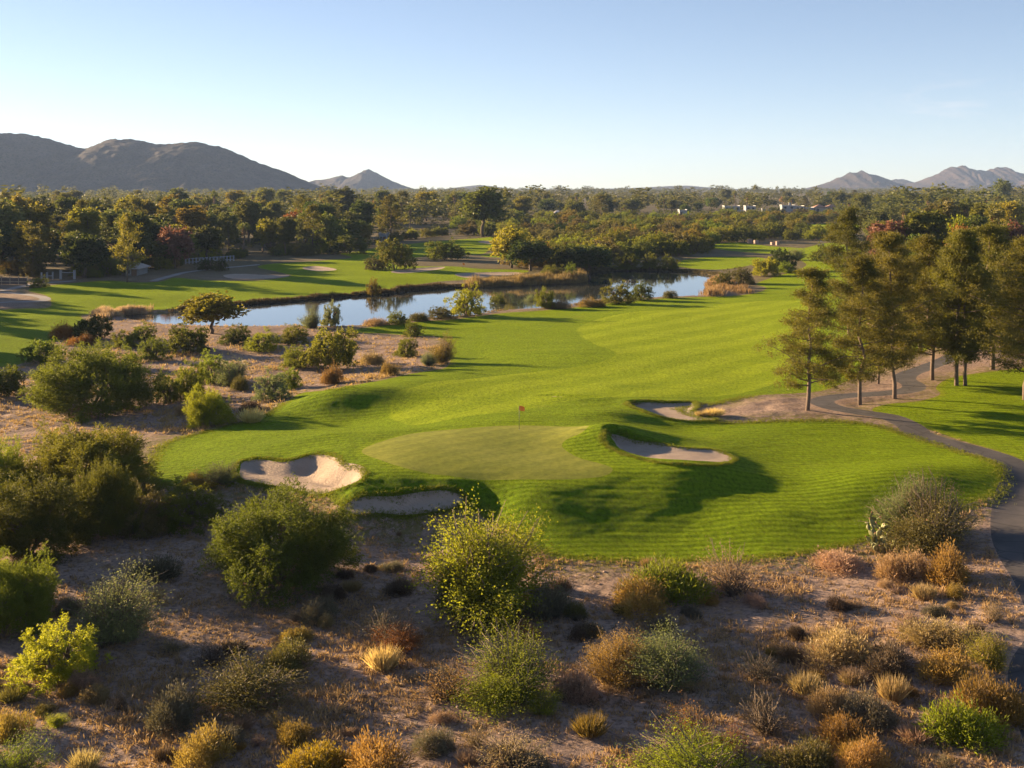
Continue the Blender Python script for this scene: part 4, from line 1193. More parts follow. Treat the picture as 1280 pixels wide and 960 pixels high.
G2 = "bushes in the dry wash"
MIDW = [
 ('mesquite', 230, 286, 486, 536, 'lime', "bright lime bush standing alone in the wash by the turf edge"),
 ('bush_mid', 319, 362, 462, 502, 'pale', "grey-green bush in the wash beside a smaller brighter one"),
 ('bush_mid', 350, 376, 458, 488, 'bright', "small bright bush joined to the grey-green bush in the wash"),
 ('mesq_mid', 386, 446, 407, 464, 'mesquite', "dark round mesquite at the turf side of the wash"),
 ('bush_mid', 351, 394, 430, 462, 'bright', "bright green bush touching the dark round mesquite"),
 ('cushion', 404, 431, 459, 481, 'ochre', "small yellow-green mound in front of the dark round mesquite"),
 ('bush_mid', 493, 523, 419, 448, 'mesquite', "small green bush on the straw patch beside the fairway"),
 ('whip', 539, 568, 416, 455, 'gold', "slim tall gold-green bush at the fairway edge"),
 ('whip', 522, 546, 437, 458, 'pale', "low pale bush leaning on the slim gold-green one"),
 ('bush_mid', 172, 211, 420, 452, 'mesquite', "round bush of even green behind the big yellow-green mesquite"),
 ('mesq_mid', 208, 264, 404, 444, 'mesquite_dark', "dark green bush in front of the yellow lakeside tree"),
 ('bush_mid', 273, 315, 404, 432, 'mesquite_dark', "dark bush on the near lake bank beside the yellow tree"),
 ('bush_mid', 304, 352, 412, 441, 'bright', "light green bush on the near lake bank"),
 ('bush_mid', 350, 386, 404, 432, 'mesquite', "green bush on the bank between the light bush and the pale saplings"),
 ('bush_mid', 208, 262, 448, 500, 'bright', "lumpy bright bush at the middle of the wash"),
 ('bush_mid', 244, 288, 439, 480, 'bright', "bright bush behind the lumpy one in the wash"),
 ('whip', 272, 314, 442, 484, 'pale', "pale wispy bush right of the bright pair in the wash"),
 ('bush_mid', 192, 228, 466, 506, 'mesquite', "green bush at the left foot of the lumpy bright one"),
 ('mesq_mid', 88, 140, 395, 426, 'mesquite_dark', "dark wide bush at the end of the lake"),
 ('bush_mid', 138, 174, 412, 436, 'bright', "bright top bush between dark ones at the end of the lake"),
 ('bush_mid', 161, 196, 404, 427, 'mesquite', "dull green bush at the tip of the water"),
 ('mesq_mid', 30, 76, 424, 456, 'bright', "green bush on the edge of the far left turf behind the big mesquite"),
 ('mesq_mid', -40, 34, 453, 500, 'mesquite_dark', "dark low bush at the left edge above the wash"),
 ('cushion', 62, 96, 402, 424, 'rust', "rusty brown mound on the turf tip at the end of the lake"),
 ('cushion', 92, 122, 418, 432, 'rust', "rusty flat mound behind the big yellow-green mesquite"),
 ('cushion', 288, 312, 470, 488, 'olive', "olive mound in front of the pale wispy bush"),
 ('cushion', 300, 330, 500, 516, 'brown', "brown low mound by the turf, right of the lone lime bush"),
 ('bunch', 300, 330, 508, 530, 'straw', "straw clump beside the brown low mound"),
 ('cushion', 452, 478, 440, 456, 'tan', "tan mound on the straw patch next to the small green bush"),
 ('cushion', 474, 496, 455, 470, 'ochre', "ochre mound at the lower edge of the straw patch"),
 ('bush_mid', 150, 176, 438, 462, 'bright', "bright small bush just behind the big yellow-green mesquite's top"),
 ('cushion', 215, 240, 504, 520, 'tan', "tan mound left of the lone lime bush"),
 ('whip', 262, 300, 575, 606, 'pale', "pale spindly bush at the left lip of the large bunker"),
 ('cushion', 225, 262, 588, 612, 'ochre', "ochre mound along the turf edge left of the large bunker"),
]
for k, x0, x1, t, b_, c, l in MIDW:
    put(k, x0, x1, t, b_, c, 'desert_shrub' if k not in ('bunch',) else 'grass_clump', l, G2, 'shrub')

G3 = "bushes round the lake"
LK = [
 ('broad', 230, 298, 366, 420, 'gold', 'lakeside_tree', "airy yellow-green tree on the near bank at the left end of the lake", 'tree'),
 ('whip', 378, 402, 381, 411, 'pale', 'sapling', "pale thin sapling on the near bank against the water", 'tree'),
 ('bush_mid', 400, 428, 374, 409, 'pale', 'sapling', "bushier grey-green sapling right of the pale thin one", 'tree'),
 ('bush_mid', 561, 607, 356, 396, 'lime', 'lakeside_bush', "tallest bright bush on the near lake bank", 'shrub'),
 ('bush_mid', 611, 634, 364, 389, 'mesquite', 'lakeside_bush', "small round bush on the bank right of the tallest bright one", 'shrub'),
 ('bush_mid', 666, 698, 358, 386, 'bright', 'lakeside_bush', "bright round bush on the bank halfway along the water", 'shrub'),
 ('whip', 655, 674, 364, 386, 'pale', 'lakeside_bush', "wispy pale bush touching the bright round one on the bank", 'shrub'),
 ('bush_mid', 752, 792, 352, 381, 'mesquite', 'lakeside_bush', "left of the twin dark bushes on the near bank", 'shrub'),
 ('bush_mid', 786, 817, 351, 376, 'mesquite_dark', 'lakeside_bush', "right of the twin dark bushes on the near bank", 'shrub'),
 ('cushion', 830, 846, 363, 373, 'olive', 'lakeside_bush', "tiny bush alone on the bank near the right end of the water", 'shrub'),
 ('bush_mid', 483, 513, 387, 407, 'mesquite', 'lakeside_bush', "small green bush where the turf strip meets the water", 'shrub'),
 ('bush_mid', 503, 529, 401, 421, 'mesquite', 'lakeside_bush', "small green bush on the turf strip below the water", 'shrub'),
 ('cushion', 514, 540, 389, 402, 'olive', 'lakeside_bush', "olive mound in the bank scrub left of the long dark one", 'shrub'),
 ('bush_mid', 534, 568, 382, 400, 'olive', 'lakeside_bush', "long dark scrub bush left of the tallest bright one", 'shrub'),
 ('cushion', 722, 752, 372, 384, 'ochre', 'lakeside_bush', "ochre mound on the bank left of the twin dark bushes", 'shrub'),
 ('cushion', 686, 716, 376, 387, 'tan', 'lakeside_bush', "tan mound on the bank right of the bright round bush", 'shrub'),
 ('cushion', 456, 486, 397, 408, 'tan', 'lakeside_bush', "tan mound at the left end of the bank scrub", 'shrub'),
 ('bush_mid', 456, 476, 346, 371, 'gold', 'lakeside_bush', "upright gold bush on the far bank casting a reflection", 'shrub'),
 ('mesq_mid', 472, 516, 299, 338, 'mesquite', 'mesquite_tree', "round mesquite behind the narrow bunker across the lake", 'tree'),
 ('bush_mid', 455, 480, 320, 338, 'olive', 'lakeside_bush', "olive bush at the left foot of the round mesquite across the lake", 'shrub'),
 ('mesq_mid', 532, 580, 300, 326, 'mesquite', 'mesquite_tree', "wide low mesquite right of the round one across the lake", 'tree'),
 ('broad', 614, 664, 285, 336, 'yellow', 'cottonwood_tree', "brilliant yellow cottonwood across the lake", 'tree'),
 ('broad', 636, 690, 298, 340, 'dark', 'cottonwood_tree', "dark tree close behind the brilliant yellow cottonwood", 'tree'),
 ('broad', 684, 722, 307, 342, 'dark', 'cottonwood_tree', "dark full tree by the water with olive top", 'tree'),
 ('broad', 712, 762, 306, 342, 'dark', 'cottonwood_tree', "dark full tree by the water with a gold patch beside it", 'tree'),
 ('broad', 736, 756, 298, 320, 'yellow', 'cottonwood_tree', "small yellow crown sticking out of the dark waterside trees", 'tree'),
 ('bush_mid', 768, 800, 316, 338, 'mesquite', 'lakeside_bush', "first of three round green bushes on the far shore, next to the dark trees", 'shrub'),
 ('bush_mid', 800, 826, 315, 337, 'mesquite', 'lakeside_bush', "middle of three round green bushes on the far shore", 'shrub'),
 ('bush_mid', 824, 850, 319, 337, 'mesquite', 'lakeside_bush', "last of three round green bushes on the far shore, nearest the turf", 'shrub'),
 ('bush_mid', 676, 706, 330, 350, 'mesquite', 'lakeside_bush', "dull green bush on the reed point", 'shrub'),
 ('bush_mid', 702, 722, 327, 350, 'bright', 'lakeside_bush', "bright small bush at the tip of the reed point", 'shrub'),
 ('bush_mid', 892, 918, 338, 360, 'mesquite_dark', 'lakeside_bush', "dark bush at the right end of the water", 'shrub'),
 ('bush_mid', 910, 944, 332, 356, 'olive', 'lakeside_bush', "olive bush at the right end of the water next to the dark one", 'shrub'),
 ('mesq_mid', 938, 974, 320, 346, 'lime', 'lakeside_bush', "light lime bush right of the water", 'shrub'),
 ('mesq_mid', 962, 994, 311, 340, 'dark', 'lakeside_bush', "very dark bush behind the light lime one", 'shrub'),
 ('bush_mid', 972, 996, 326, 342, 'bright', 'lakeside_bush', "bright low bush at the foot of the very dark one", 'shrub'),
 ('whip', 982, 1004, 306, 326, 'pale', 'lakeside_bush', "grey spiky bush beyond the very dark one", 'shrub'),
 ('mesq_mid', 1016, 1054, 305, 330, 'mesquite', 'mesquite_tree', "round mesquite at the far fairway just left of the pines", 'tree'),
 ('bush_mid', 37, 61, 345, 360, 'mesquite', 'lakeside_bush', "clipped round bush beside the fence at the far left", 'shrub'),
 ('bush_mid', 122, 150, 318, 346, 'mesquite', 'lakeside_bush', "feathery green bush under the woods at the far left fairway", 'shrub'),
 ('broad', 196, 240, 281, 336, 'reddish', 'ash_tree', "red-brown autumn tree on the edge of the left wood", 'tree'),
 ('pine_mid', 140, 178, 262, 354, 'gold', 'pine_tree', "tall yellowish pine standing forward of the left wood on a bare trunk", 'tree'),
 ('bush_mid', 246, 276, 305, 322, 'lime', 'lakeside_bush', "bright round bush by the white fence", 'shrub'),
 ('bush_mid', 246, 270, 322, 338, 'dark', 'lakeside_bush', "dark bush in front of the white fence", 'shrub'),
 ('bush_mid', 268, 284, 322, 339, 'dark', 'lakeside_bush', "smaller dark bush in front of the white fence's end", 'shrub'),
 ('mesq_mid', 382, 414, 294, 318, 'bright', 'mesquite_tree', "light green rounded tree before the dark pines", 'tree'),
 ('mesq_mid', 408, 464, 292, 318, 'mesquite_dark', 'mesquite_tree', "long dark green rounded mass beside the light green tree", 'tree'),
]
for k, x0, x1, t, b_, c, n, l, cat in LK:
    put(k, x0, x1, t, b_, c, n, l, G3, cat)

# the pines along the cart path: trunk foot, top, crown width
G4 = "pines along the cart path"
def put_pine(px, py, top, w, label, kind='pine', col='pine', rz=None):
    c = ground_at(px, py)
    mpp = c[1] / F
    return plant(kind, 'pine_tree', c, 0.80 * w * mpp, 0.99 * (py - top) * mpp, col, label, 'tree', G4, rz, wood=PALE_BARK)
PINES = [
 (1009, 513, 336, 104, "separate pine nearest the green, on the bare soil by the path bend"),
 (1075, 506, 322, 106, "second pine along the path from the green, straight bare trunk"),
 (1118, 498, 292, 104, "pine with thick trunk right on the inside of the path bend"),
 (1165, 475, 296, 108, "pine just beyond the path bend, between the thick trunk and the leaning pair"),
 (1196, 482, 288, 104, "leaning pine of the pair sharing one foot"),
 (1207, 482, 292, 96, "upright pine of the pair sharing one foot"),
 (1282, 500, 296, 140, "broad dark pine cut by the right edge"),
 (1098, 480, 345, 62, "thin short pine behind the path bend"),
 (1240, 462, 282, 120, "dense pine behind the leaning pair"),
 (1062, 420, 262, 84, "tall thin pine beyond the path, rising over the far fairway"),
 (1112, 430, 290, 90, "dark pine behind the second pine's crown"),
 (1150, 440, 300, 90, "pine filling the gap behind the path bend"),
 (1330, 470, 300, 140, "pine just past the right edge with boughs reaching in"),
]
_rp = random.Random(4)
for p in PINES:
    o = put_pine(*p)
    o.rotation_euler[0] = math.radians(_rp.uniform(-2.2, 2.2)); o.rotation_euler[1] = math.radians(_rp.uniform(-2.2, 2.2))
    if 'leaning' in p[4] and 'behind' not in p[4] and 'between' not in p[4]: o.rotation_euler[1] = math.radians(-4)
def put_far(kind, px, py, top, w, col, name, label, cat='tree', group="trees behind the pines", wood=None):
    c = ground_at(px, py); mpp = c[1] / F
    return plant(kind, name, c, w * mpp, (py - top) * mpp, col, label, cat, group, wood=wood)
RW = [
 ('tall', 604, 296, 237, 50, 'green', 'eucalyptus_tree', "broad tall eucalyptus standing above the skyline over the far left fairway"),
 ('broad', 1198, 340, 272, 34, 'lime', 'ash_tree', "brilliant lime-yellow tree behind the pines"),
 ('broad', 1205, 345, 286, 44, 'rust', 'ash_tree', "orange-topped tree below the brilliant lime-yellow one"),
 ('broad', 1262, 350, 284, 44, 'reddish', 'ash_tree', "pinkish red tree behind the pines at the right edge"),
 ('tall', 1156, 350, 264, 50, 'green', 'broadleaf_tree', "dark dome tree behind the pines, left of the lime-yellow one"),
 ('palm', 1246, 345, 254, 24, 'palm', 'palm_tree', "tall palm with pale dead skirt left of a dark-headed palm"),
 ('palm', 1268, 345, 276, 22, 'palm', 'palm_tree', "shorter dark-headed palm over the pinkish red tree"),
 ('palm', 1207, 320, 247, 16, 'palm', 'palm_tree', "slim palm over the brilliant lime-yellow tree"),
 ('tall', 1180, 320, 255, 40, 'olive', 'broadleaf_tree', "olive round tree above the dark dome tree"),
 ('tall', 1228, 310, 257, 32, 'gold', 'broadleaf_tree', "golden green tree between two palms"),
 ('tall', 1262, 300, 253, 30, 'yellow', 'broadleaf_tree', "yellow-orange tree at the right edge behind the palms"),
 ('tall', 1253, 262, 226, 18, 'euc', 'eucalyptus_tree', "lone tall grey-green tree breaking the skyline before the mountains"),
 ('tall', 1112, 350, 280, 44, 'reddish', 'broadleaf_tree', "dull red-brown tree left of the dark dome tree"),
]
for r in RW: put_far(*r, wood=BARK)
# trees standing just outside the picture on the left, whose long shadows reach over the desert
for i, (x, y, w, h) in enumerate([(-33, 55, 6, 4.2), (-40, 76, 7, 4.8), (-50, 62, 7, 5), (-62, 110, 8, 5.5)]):
    plant('mesquite', 'mesquite_tree', (x, y, float(z_at(x, y))), w, h, 'mesquite', "mesquite tree just outside the left edge, casting shade over the desert", 'tree', "mesquites past the left edge")
# small dry tufts that fill the desert between the larger shrubs
_rs = rngf(909)
_n = 0
while _n < 130:
    px, py = _rs.uniform(-20, 1300), 640 + 330 * _rs.random() ** 0.8
    c = ground_at(px, py)
    u, Y = c[0] / c[1], c[1]
    if min(float(bil(GU, GY, sd_grass, u, Y)), float(bil(GU, GY, sd_path, u, Y))) < 0.7: continue
    if fbm(np.array([c[0] / 8]), np.array([Y / 8]), 61, 3)[0] < 0.47 and _rs.random() < 0.8: continue
    k = ['cushion', 'twiggy', 'bunch', 'cushion'][int(_rs.integers(4))]
    col = ['tan', 'brown', 'grey', 'ochre', 'pink', 'olive'][int(_rs.integers(6))]
    w = _rs.uniform(0.5, 1.5)
    d = {'tan': 'tan', 'brown': 'brown', 'grey': 'grey', 'ochre': 'ochre', 'pink': 'pinkish', 'olive': 'olive'}[col]
    plant(k, 'dry_tuft', c, w, w * _rs.uniform(0.4, 0.7), col, f"small {d} dry tuft scattered on the desert floor between bigger shrubs", 'shrub', f"small {d} tufts on the desert floor")
    _n += 1
# ------------------------------------------------------------------ the woods
TAKEN = []
def in_any(x, y, sds):
    u = x / y
    for s in sds:
        if bil(GU, GY, s, u, y) < 3: return True
    return False
def scatter(seed, n, u0, u1, y0, y1, ok, gap, power=0.0):
    """points spread over a wedge of ground, kept a gap apart that grows with distance"""
    rng = rngf(seed)
    out = []
    cell = {}
    tries = 0
    while len(out) < n and tries < n * 40:
        tries += 1
        y = y0 * (y1 / y0) ** rng.random()
        u = rng.uniform(u0, u1)
        x = u * y
        g = gap * (y / y0) ** power
        if not ok(640 + u * F, y) : continue
        if any((x - a) ** 2 + (y - b) ** 2 < g * g for a, b in out[-600:]): continue
        if in_any(x, y, (sd_grass, sd_lake, sd_pathl)): continue
        out.append((x, y))
    return out

def front(pts):
    xs = [p[0] for p in pts]; ys = [p[1] for p in pts]
    def f(px):
        return np.interp(px, xs, ys)
    return f
# nearest row of ground the wood reaches, as a distance for each bearing
def Yof(px, py):
    return float(ground_at(px, py)[1])
FL = [(px, Yof(px, py)) for px, py in [(-500, 440), (-250, 425), (-130, 410), (-95, 392), (-80, 360), (0, 346), (20, 345), (60, 350), (110, 349), (150, 343), (200, 338), (250, 328), (320, 323), (370, 321), (420, 318), (460, 311), (520, 298), (580, 294), (630, 292)]]
LEFT = front(FL)
WOODMIX = [('broad', 'green', 'broadleaf_tree'), ('broad', 'dark', 'broadleaf_tree'), ('tall', 'dark', 'broadleaf_tree'), ('tall', 'green', 'eucalyptus_tree'), ('tall', 'euc', 'eucalyptus_tree'), ('pine_mid', 'pine', 'pine_tree'),
           ('pine_mid', 'pine', 'pine_tree'), ('palm', 'palm', 'palm_tree'), ('broad', 'gold', 'broadleaf_tree'), ('tall', 'gold', 'eucalyptus_tree'), ('broad', 'rust', 'broadleaf_tree')]
WOODP = {'left': [.12, .10, .08, .06, .12, .12, .08, .15, .09, .07, .02], 'mid': [.2, .14, .08, .08, .14, .05, .03, .14, .07, .05, .02], 'right': [.17, .12, .08, .06, .08, .1, .08, .2, .06, .03, .02]}
LAB = {
 ('broadleaf_tree', 'green'): "green broadleaf tree in {w}", ('broadleaf_tree', 'dark'): "dark broadleaf tree in {w}", ('broadleaf_tree', 'gold'): "yellow-green broadleaf tree in {w}", ('broadleaf_tree', 'rust'): "rusty broadleaf tree in {w}",
 ('eucalyptus_tree', 'green'): "tall green eucalyptus in {w}", ('eucalyptus_tree', 'euc'): "tall grey-green eucalyptus in {w}", ('eucalyptus_tree', 'gold'): "tall yellowish eucalyptus in {w}",
 ('pine_tree', 'pine'): "dark pine in {w}", ('palm_tree', 'palm'): "fan palm in {w}"}
WHERE = {'left': "the wood behind the far left fairway", 'mid': "the wood beyond the lake towards the houses", 'right': "the wood behind the pines by the cart path"}
def wood(zone, pts, hmin, hmax, seed, sizes=(0.85, 1.15)):
    rng = rngf(seed)
    for x, y in pts:
        i = rng.choice(len(WOODMIX), p=np.array(WOODP[zone]) / sum(WOODP[zone]))
        k, col, name = WOODMIX[i]
        h = rng.uniform(hmin, hmax)
        if k == 'broad': h *= 0.72; w = h * rng.uniform(0.75, 1.05)
        elif k == 'tall': w = h * rng.uniform(0.45, 0.62)
        elif k == 'pine_mid': w = h * rng.uniform(0.45, 0.6)
        else: h *= rng.uniform(0.75, 1.1); w = 3.6 * rng.uniform(0.85, 1.2)
        if y > 480: w *= 1.15
        z = float(z_at(x, y))
        plant(k, name, (x, y, z), w, h, col, LAB[(name, col)].format(w=WHERE[zone]), 'tree', LAB[(name, col)].format(w=WHERE[zone]).replace(' in ', 's in ', 1))

notgap = lambda px, y: True
ptsL = scatter(1, 250, -0.64, 0.0, 165, 520, lambda px, y: px < 630 and LEFT(px) + 4 < y and (px > -30 or y > 330 or hash2(np.array([px * 3]), np.array([y * 3]), 7)[0] < 0.07), 5.0, 0.7)
wood('left', ptsL, 9.5, 18.5, 2)
ptsL2 = scatter(3, 90, -0.60, 0.0, 520, 1000, lambda px, y: True, 11.0, 0.8)
wood('left', ptsL2, 11, 20, 4)
# beyond the lake: rounded mesquites, then a mixed wood, open turf between
FM = front([(px, Yof(px, py)) for px, py in [(560, 292), (640, 318), (660, 336), (720, 337), (755, 336), (768, 327), (850, 322), (885, 315), (890, 305), (1000, 301), (1060, 300)]])
def bosque(px, y):
    return 570 < px < 1062 and FM(px) + 3 < y < (830 if px > 880 else 760)
ptsB = scatter(5, 250, -0.05, 0.28, 250, 900, bosque, 5.0, 0.9)
rng5 = rngf(55)
for x, y in ptsB:
    col = rng5.choice(['mesquite', 'mesquite', 'bright', 'mesquite_dark', 'olive', 'gold'])
    h = rng5.uniform(4.5, 7.5) * (1.0 if y < 450 else 0.95); w = h * rng5.uniform(1.3, 1.9)
    d = {'mesquite': 'green', 'bright': 'light green', 'mesquite_dark': 'dark green', 'olive': 'olive', 'gold': 'yellow-green'}[str(col)]
    plant('mesq_mid', 'mesquite_tree', (x, y, float(z_at(x, y))), w, h, str(col), f"rounded {d} mesquite in the thicket across the lake", 'tree', f"{d} mesquites in the thicket across the lake")
ptsM = scatter(7, 110, -0.06, 0.30, 760, 1500, lambda px, y: not (890 < px < 1060 and y < 960) or (y < 780 and px > 1062), 13.0, 0.8)
wood('mid', ptsM, 9, 17, 8)
FR = front([(px, Yof(px, py)) for px, py in [(1050, 372), (1080, 380), (1130, 400), (1180, 425), (1240, 430), (1300, 430), (1700, 430)]])
ptsR = scatter(9, 110, 0.275, 0.62, 170, 520, lambda px, y: FR(px) + 4 < y and px > 1062, 8.0, 0.6)
wood('right', ptsR, 8, 14.5, 10)
ptsR2 = scatter(11, 70, 0.27, 0.55, 520, 1000, lambda px, y: px > 1058, 11, 0.8)
wood('right', ptsR2, 9, 17, 12)

# bushes along the front of the woods
rb = rngf(71)
for i in range(58):
    if i < 40:
        px = rb.uniform(10, 560); y = LEFT(px) + rb.uniform(1, 14); g = "the front of the left wood"
    else:
        px = rb.uniform(1090, 1290); y = FR(px) + rb.uniform(1, 25); g = "the trees behind the pines"
    x = (px - 640) / F * y
    if in_any(x, y, (sd_grass, sd_path)): continue
    col = str(rb.choice(['mesquite', 'mesquite_dark', 'bright', 'olive', 'gold']))
    dsc = {'mesquite': 'green', 'mesquite_dark': 'dark green', 'bright': 'light green', 'olive': 'olive', 'gold': 'yellow-green'}[col]
    hh = rb.uniform(2.0, 4.2)
    plant('mesq_mid', 'garden_bush', (x, y, float(z_at(x, y))), hh * rb.uniform(1.2, 2.2), hh, col, f"{dsc} rounded bush along {g}", 'shrub', f"{dsc} bushes along {g}")

# the forest that runs on to the horizon: no one could count it
def far_wood(seed, n, y0, y1, u0, u1, name, label, ok=None, low=False, nl=150, ls_=2.6, col=((0.045, 0.058, 0.014), (0.16, 0.15, 0.032))):
    rng = rngf(seed)
    Vs, Fs = [], []
    base = []
    for k, _c in (('broad', 0), ('tall', 1), ('palm', 2), ('pine_mid', 3)):
        me = KIND[k][0][0][0]
        v = np.empty(len(me.vertices) * 3, np.float32); me.vertices.foreach_get("co", v)
        v = v.reshape(-1, 4, 3)
        q = v[rng.choice(len(v), min(len(v), nl if k != 'palm' else 90), replace=False)]
        c = q.mean(1, keepdims=True)
        q = c + (q - c) * (ls_ if k != 'palm' else 2.0)
        base.append((q, KIND[k][1], KIND[k][2]))
    P = []
    while len(P) < n:
        y = math.sqrt(rng.uniform(y0 ** 2, y1 ** 2)) if rng.random() < 0.45 else y0 * (y1 / y0) ** rng.random()
        u = rng.uniform(u0, u1)
        if ok and not ok(640 + u * F, y): continue
        if in_any(u * y, y, (sd_grass, sd_lake, sd_pathl)): continue
        P.append((u * y, y))
    for x, y in P:
        j = 0 if low else rng.choice(4, p=[.42, .3, .13, .15])
        q, nw, nh = base[j]
        h = rng.uniform(7, 16) * (0.75 if j == 0 else 1.0) * (1.45 if rng.random() < 0.09 else 1.0)
        if low: h = rng.uniform(1.2, 3.6)
        w = (h * rng.uniform(.6, 1.1) * (1.7 if low else 1)) if j != 2 else 4.5
        a = rng.uniform(0, 6.28)
        s = q * np.array([w / nw, w / nw, h / nh])
        r = np.stack([s[..., 0] * math.cos(a) - s[..., 1] * math.sin(a), s[..., 0] * math.sin(a) + s[..., 1] * math.cos(a), s[..., 2]], -1)
        Vs.append(r.reshape(-1, 3) + [x, y, float(z_at(x, y)) - 0.5])
    V = np.concatenate(Vs)
    me = mesh_np(name, V, np.arange(len(V)).reshape(-1, 4))
    o = link(name, me, foliage("far leaf", *col, 0.35))
    return tag(o, label, kind="stuff")

far_wood(21, 3200, 600, 5200, -0.62, 0.0, "far_woods", "unbroken tree belt running back to the mountains on the left", nl=200, ls_=2.3)
far_wood(22, 2800, 900, 5200, 0.0, 0.62, "far_woods", "hazy tree belt on the plain before the right hand mountains", lambda px, y: not (880 < px < 1062 and y < 950))
far_wood(23, 330, 620, 1100, 0.27, 0.6, "far_woods", "tree belt filling in behind the palms on the right", nl=220, ls_=2.2)
# scrub under the trees
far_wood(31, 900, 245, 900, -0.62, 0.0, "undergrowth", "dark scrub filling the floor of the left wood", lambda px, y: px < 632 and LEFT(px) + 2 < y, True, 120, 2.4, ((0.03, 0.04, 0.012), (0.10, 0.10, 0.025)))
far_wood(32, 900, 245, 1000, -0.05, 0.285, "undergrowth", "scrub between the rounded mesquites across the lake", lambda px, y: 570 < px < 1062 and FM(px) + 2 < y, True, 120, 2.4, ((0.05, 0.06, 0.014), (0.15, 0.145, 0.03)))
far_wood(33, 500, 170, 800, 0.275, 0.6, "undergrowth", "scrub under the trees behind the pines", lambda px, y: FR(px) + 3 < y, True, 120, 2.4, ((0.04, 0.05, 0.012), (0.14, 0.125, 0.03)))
# ------------------------------------------------------------------ mountains
def range_(name, prof, dist, depth, label, seed, rough, col_a, col_b, zbase=-1.0):
    """a ridge seen along a profile of (column, row) points at a distance, with spurs and gullies down its faces"""
    pxs = np.array([p[0] for p in prof], float); pys = np.array([p[1] for p in prof], float)
    nx = int(min(420, (pxs[-1] - pxs[0]) * 0.9)); nd = 110
    px = np.linspace(pxs[0], pxs[-1], nx)
    zr = H + (YH - np.interp(px, pxs, pys)) * dist / F
    k = np.ones(5) / 5
    zr = np.convolve(np.pad(zr, 2, mode='edge'), k, 'valid')
    zr = np.maximum(zr - zbase, 0)
    if rough > 0.4: zr = zr * (1 + 0.16 * (fbm(px / 7.0, px * 0, seed + 2, 4) - 0.5))
    t = np.linspace(0, 1.6, nd)                       # 0 front foot, 1 ridge
    Xg, Tg = np.meshgrid((px - 640) / F * dist, t)
    Yg = dist - depth + depth * Tg
    Yg = Yg + (fbm(Xg / (depth * 0.9), Tg * 0, seed + 3, 2) - 0.5) * depth * 0.7
    zg = np.broadcast_to(zr, Xg.shape)
    rise = np.where(Tg < 1, (1 - np.cos(np.pi * Tg ** 0.9)) / 2 * 0.55 + 0.45 * Tg, np.clip(1 - (Tg - 1) / 0.6, 0, 1) ** 0.9)
    s = depth * 0.22
    gully = np.abs(fbm(Xg / s + 3 * fbm(Xg / s, Tg * 2, seed + 5, 2), Tg * 1.6, seed, 5) - 0.5) * 2
    fine = fbm(Xg / (s * .12), Yg / (s * .12), seed + 8, 4) - 0.5
    amp = np.sin(np.pi * np.clip(Tg, 0, 1)) * 0.9 + 0.1
    zz = zbase + zg * (rise - rough * (0.55 - gully) * amp * 0.9) + fine * zg * 0.05 + fine * 3 * (zg > 4)
    ids = np.arange(nd * nx).reshape(nd, nx)
    q = np.stack([ids[:-1, :-1], ids[:-1, 1:], ids[1:, 1:], ids[1:, :-1]], -1).reshape(-1, 4)
    me = mesh_np(name, np.stack([Xg, Yg, zz], -1).reshape(-1, 3), q, True)
    m, ns, ls, b = nodes_of(name + " rock")
    tc = N(ns, "ShaderNodeTexCoord").outputs["Object"]
    r = ramp(ns, [(0.35, col_a), (0.65, col_b)])
    ls.new(noise_n(ns, ls, tc, 6.0 / depth, 6, 0.7), r.inputs[0])
    sp = ramp(ns, [(0.50, (1, 1, 1)), (0.60, (0.42, 0.48, 0.33))])
    ls.new(noise_n(ns, ls, tc, 90.0 / depth, 4, 0.8), sp.inputs[0])
    ls.new(mix_c(ns, ls, 1.0, r.outputs[0], sp.outputs[0], 'MULTIPLY'), b.inputs["Base Color"])
    b.inputs["Roughness"].default_value = 0.95
    b.inputs["Specular IOR Level"].default_value = 0.1
    bump_n(ns, ls, noise_n(ns, ls, tc, 40.0 / depth, 6, 0.75), 0.5, depth * 0.012, b)
    return tag(link(name, me, m), label, kind="structure")
ROCK = ((0.046, 0.042, 0.044), (0.092, 0.078, 0.072))
range_("mountain", [(-520, 236), (-300, 205), (-160, 172), (-60, 160), (0, 165), (22, 166), (40, 170), (60, 175), (75, 180), (92, 184), (105, 183), (115, 178), (128, 174), (145, 173), (165, 174), (180, 177), (205, 180), (222, 178), (240, 177), (255, 179), (270, 182), (285, 188), (300, 195), (320, 204), (340, 211), (358, 219), (375, 227), (392, 234), (420, 240)],
       3000, 520, "long brown mountain ridge behind the left wood", 3, 0.24, *ROCK)
range_("mountain", [(350, 239), (375, 229), (390, 225), (405, 224), (418, 221), (428, 219), (436, 222), (446, 218), (454, 213), (460, 210.5), (466, 214), (476, 219), (488, 226), (500, 231), (515, 236), (530, 240)],
       5200, 520, "small pointed peak beyond the end of the long ridge", 5, 0.3, *ROCK)
range_("mountain", [(540, 239), (565, 235), (585, 232.5), (600, 231), (618, 233), (640, 236), (660, 239)], 7500, 500, "low hazy hill behind the middle of the tree belt", 7, 0.25, *ROCK)
range_("mountain", [(700, 239), (740, 236), (780, 235.5), (815, 234), (840, 232.5), (862, 232), (880, 234), (910, 236), (950, 237), (985, 239)], 7000, 600, "long low hazy rise left of the right hand peaks", 9, 0.25, *ROCK)
range_("mountain", [(985, 240), (1010, 238), (1025, 233), (1040, 228), (1052, 222), (1064, 216), (1076, 213.5), (1088, 216), (1100, 220), (1112, 225), (1122, 231), (1140, 236), (1160, 239)],
       6000, 560, "rounded hill forming the left end of the right hand mountains", 12, 0.46, (0.034, 0.030, 0.034), (0.072, 0.056, 0.052))
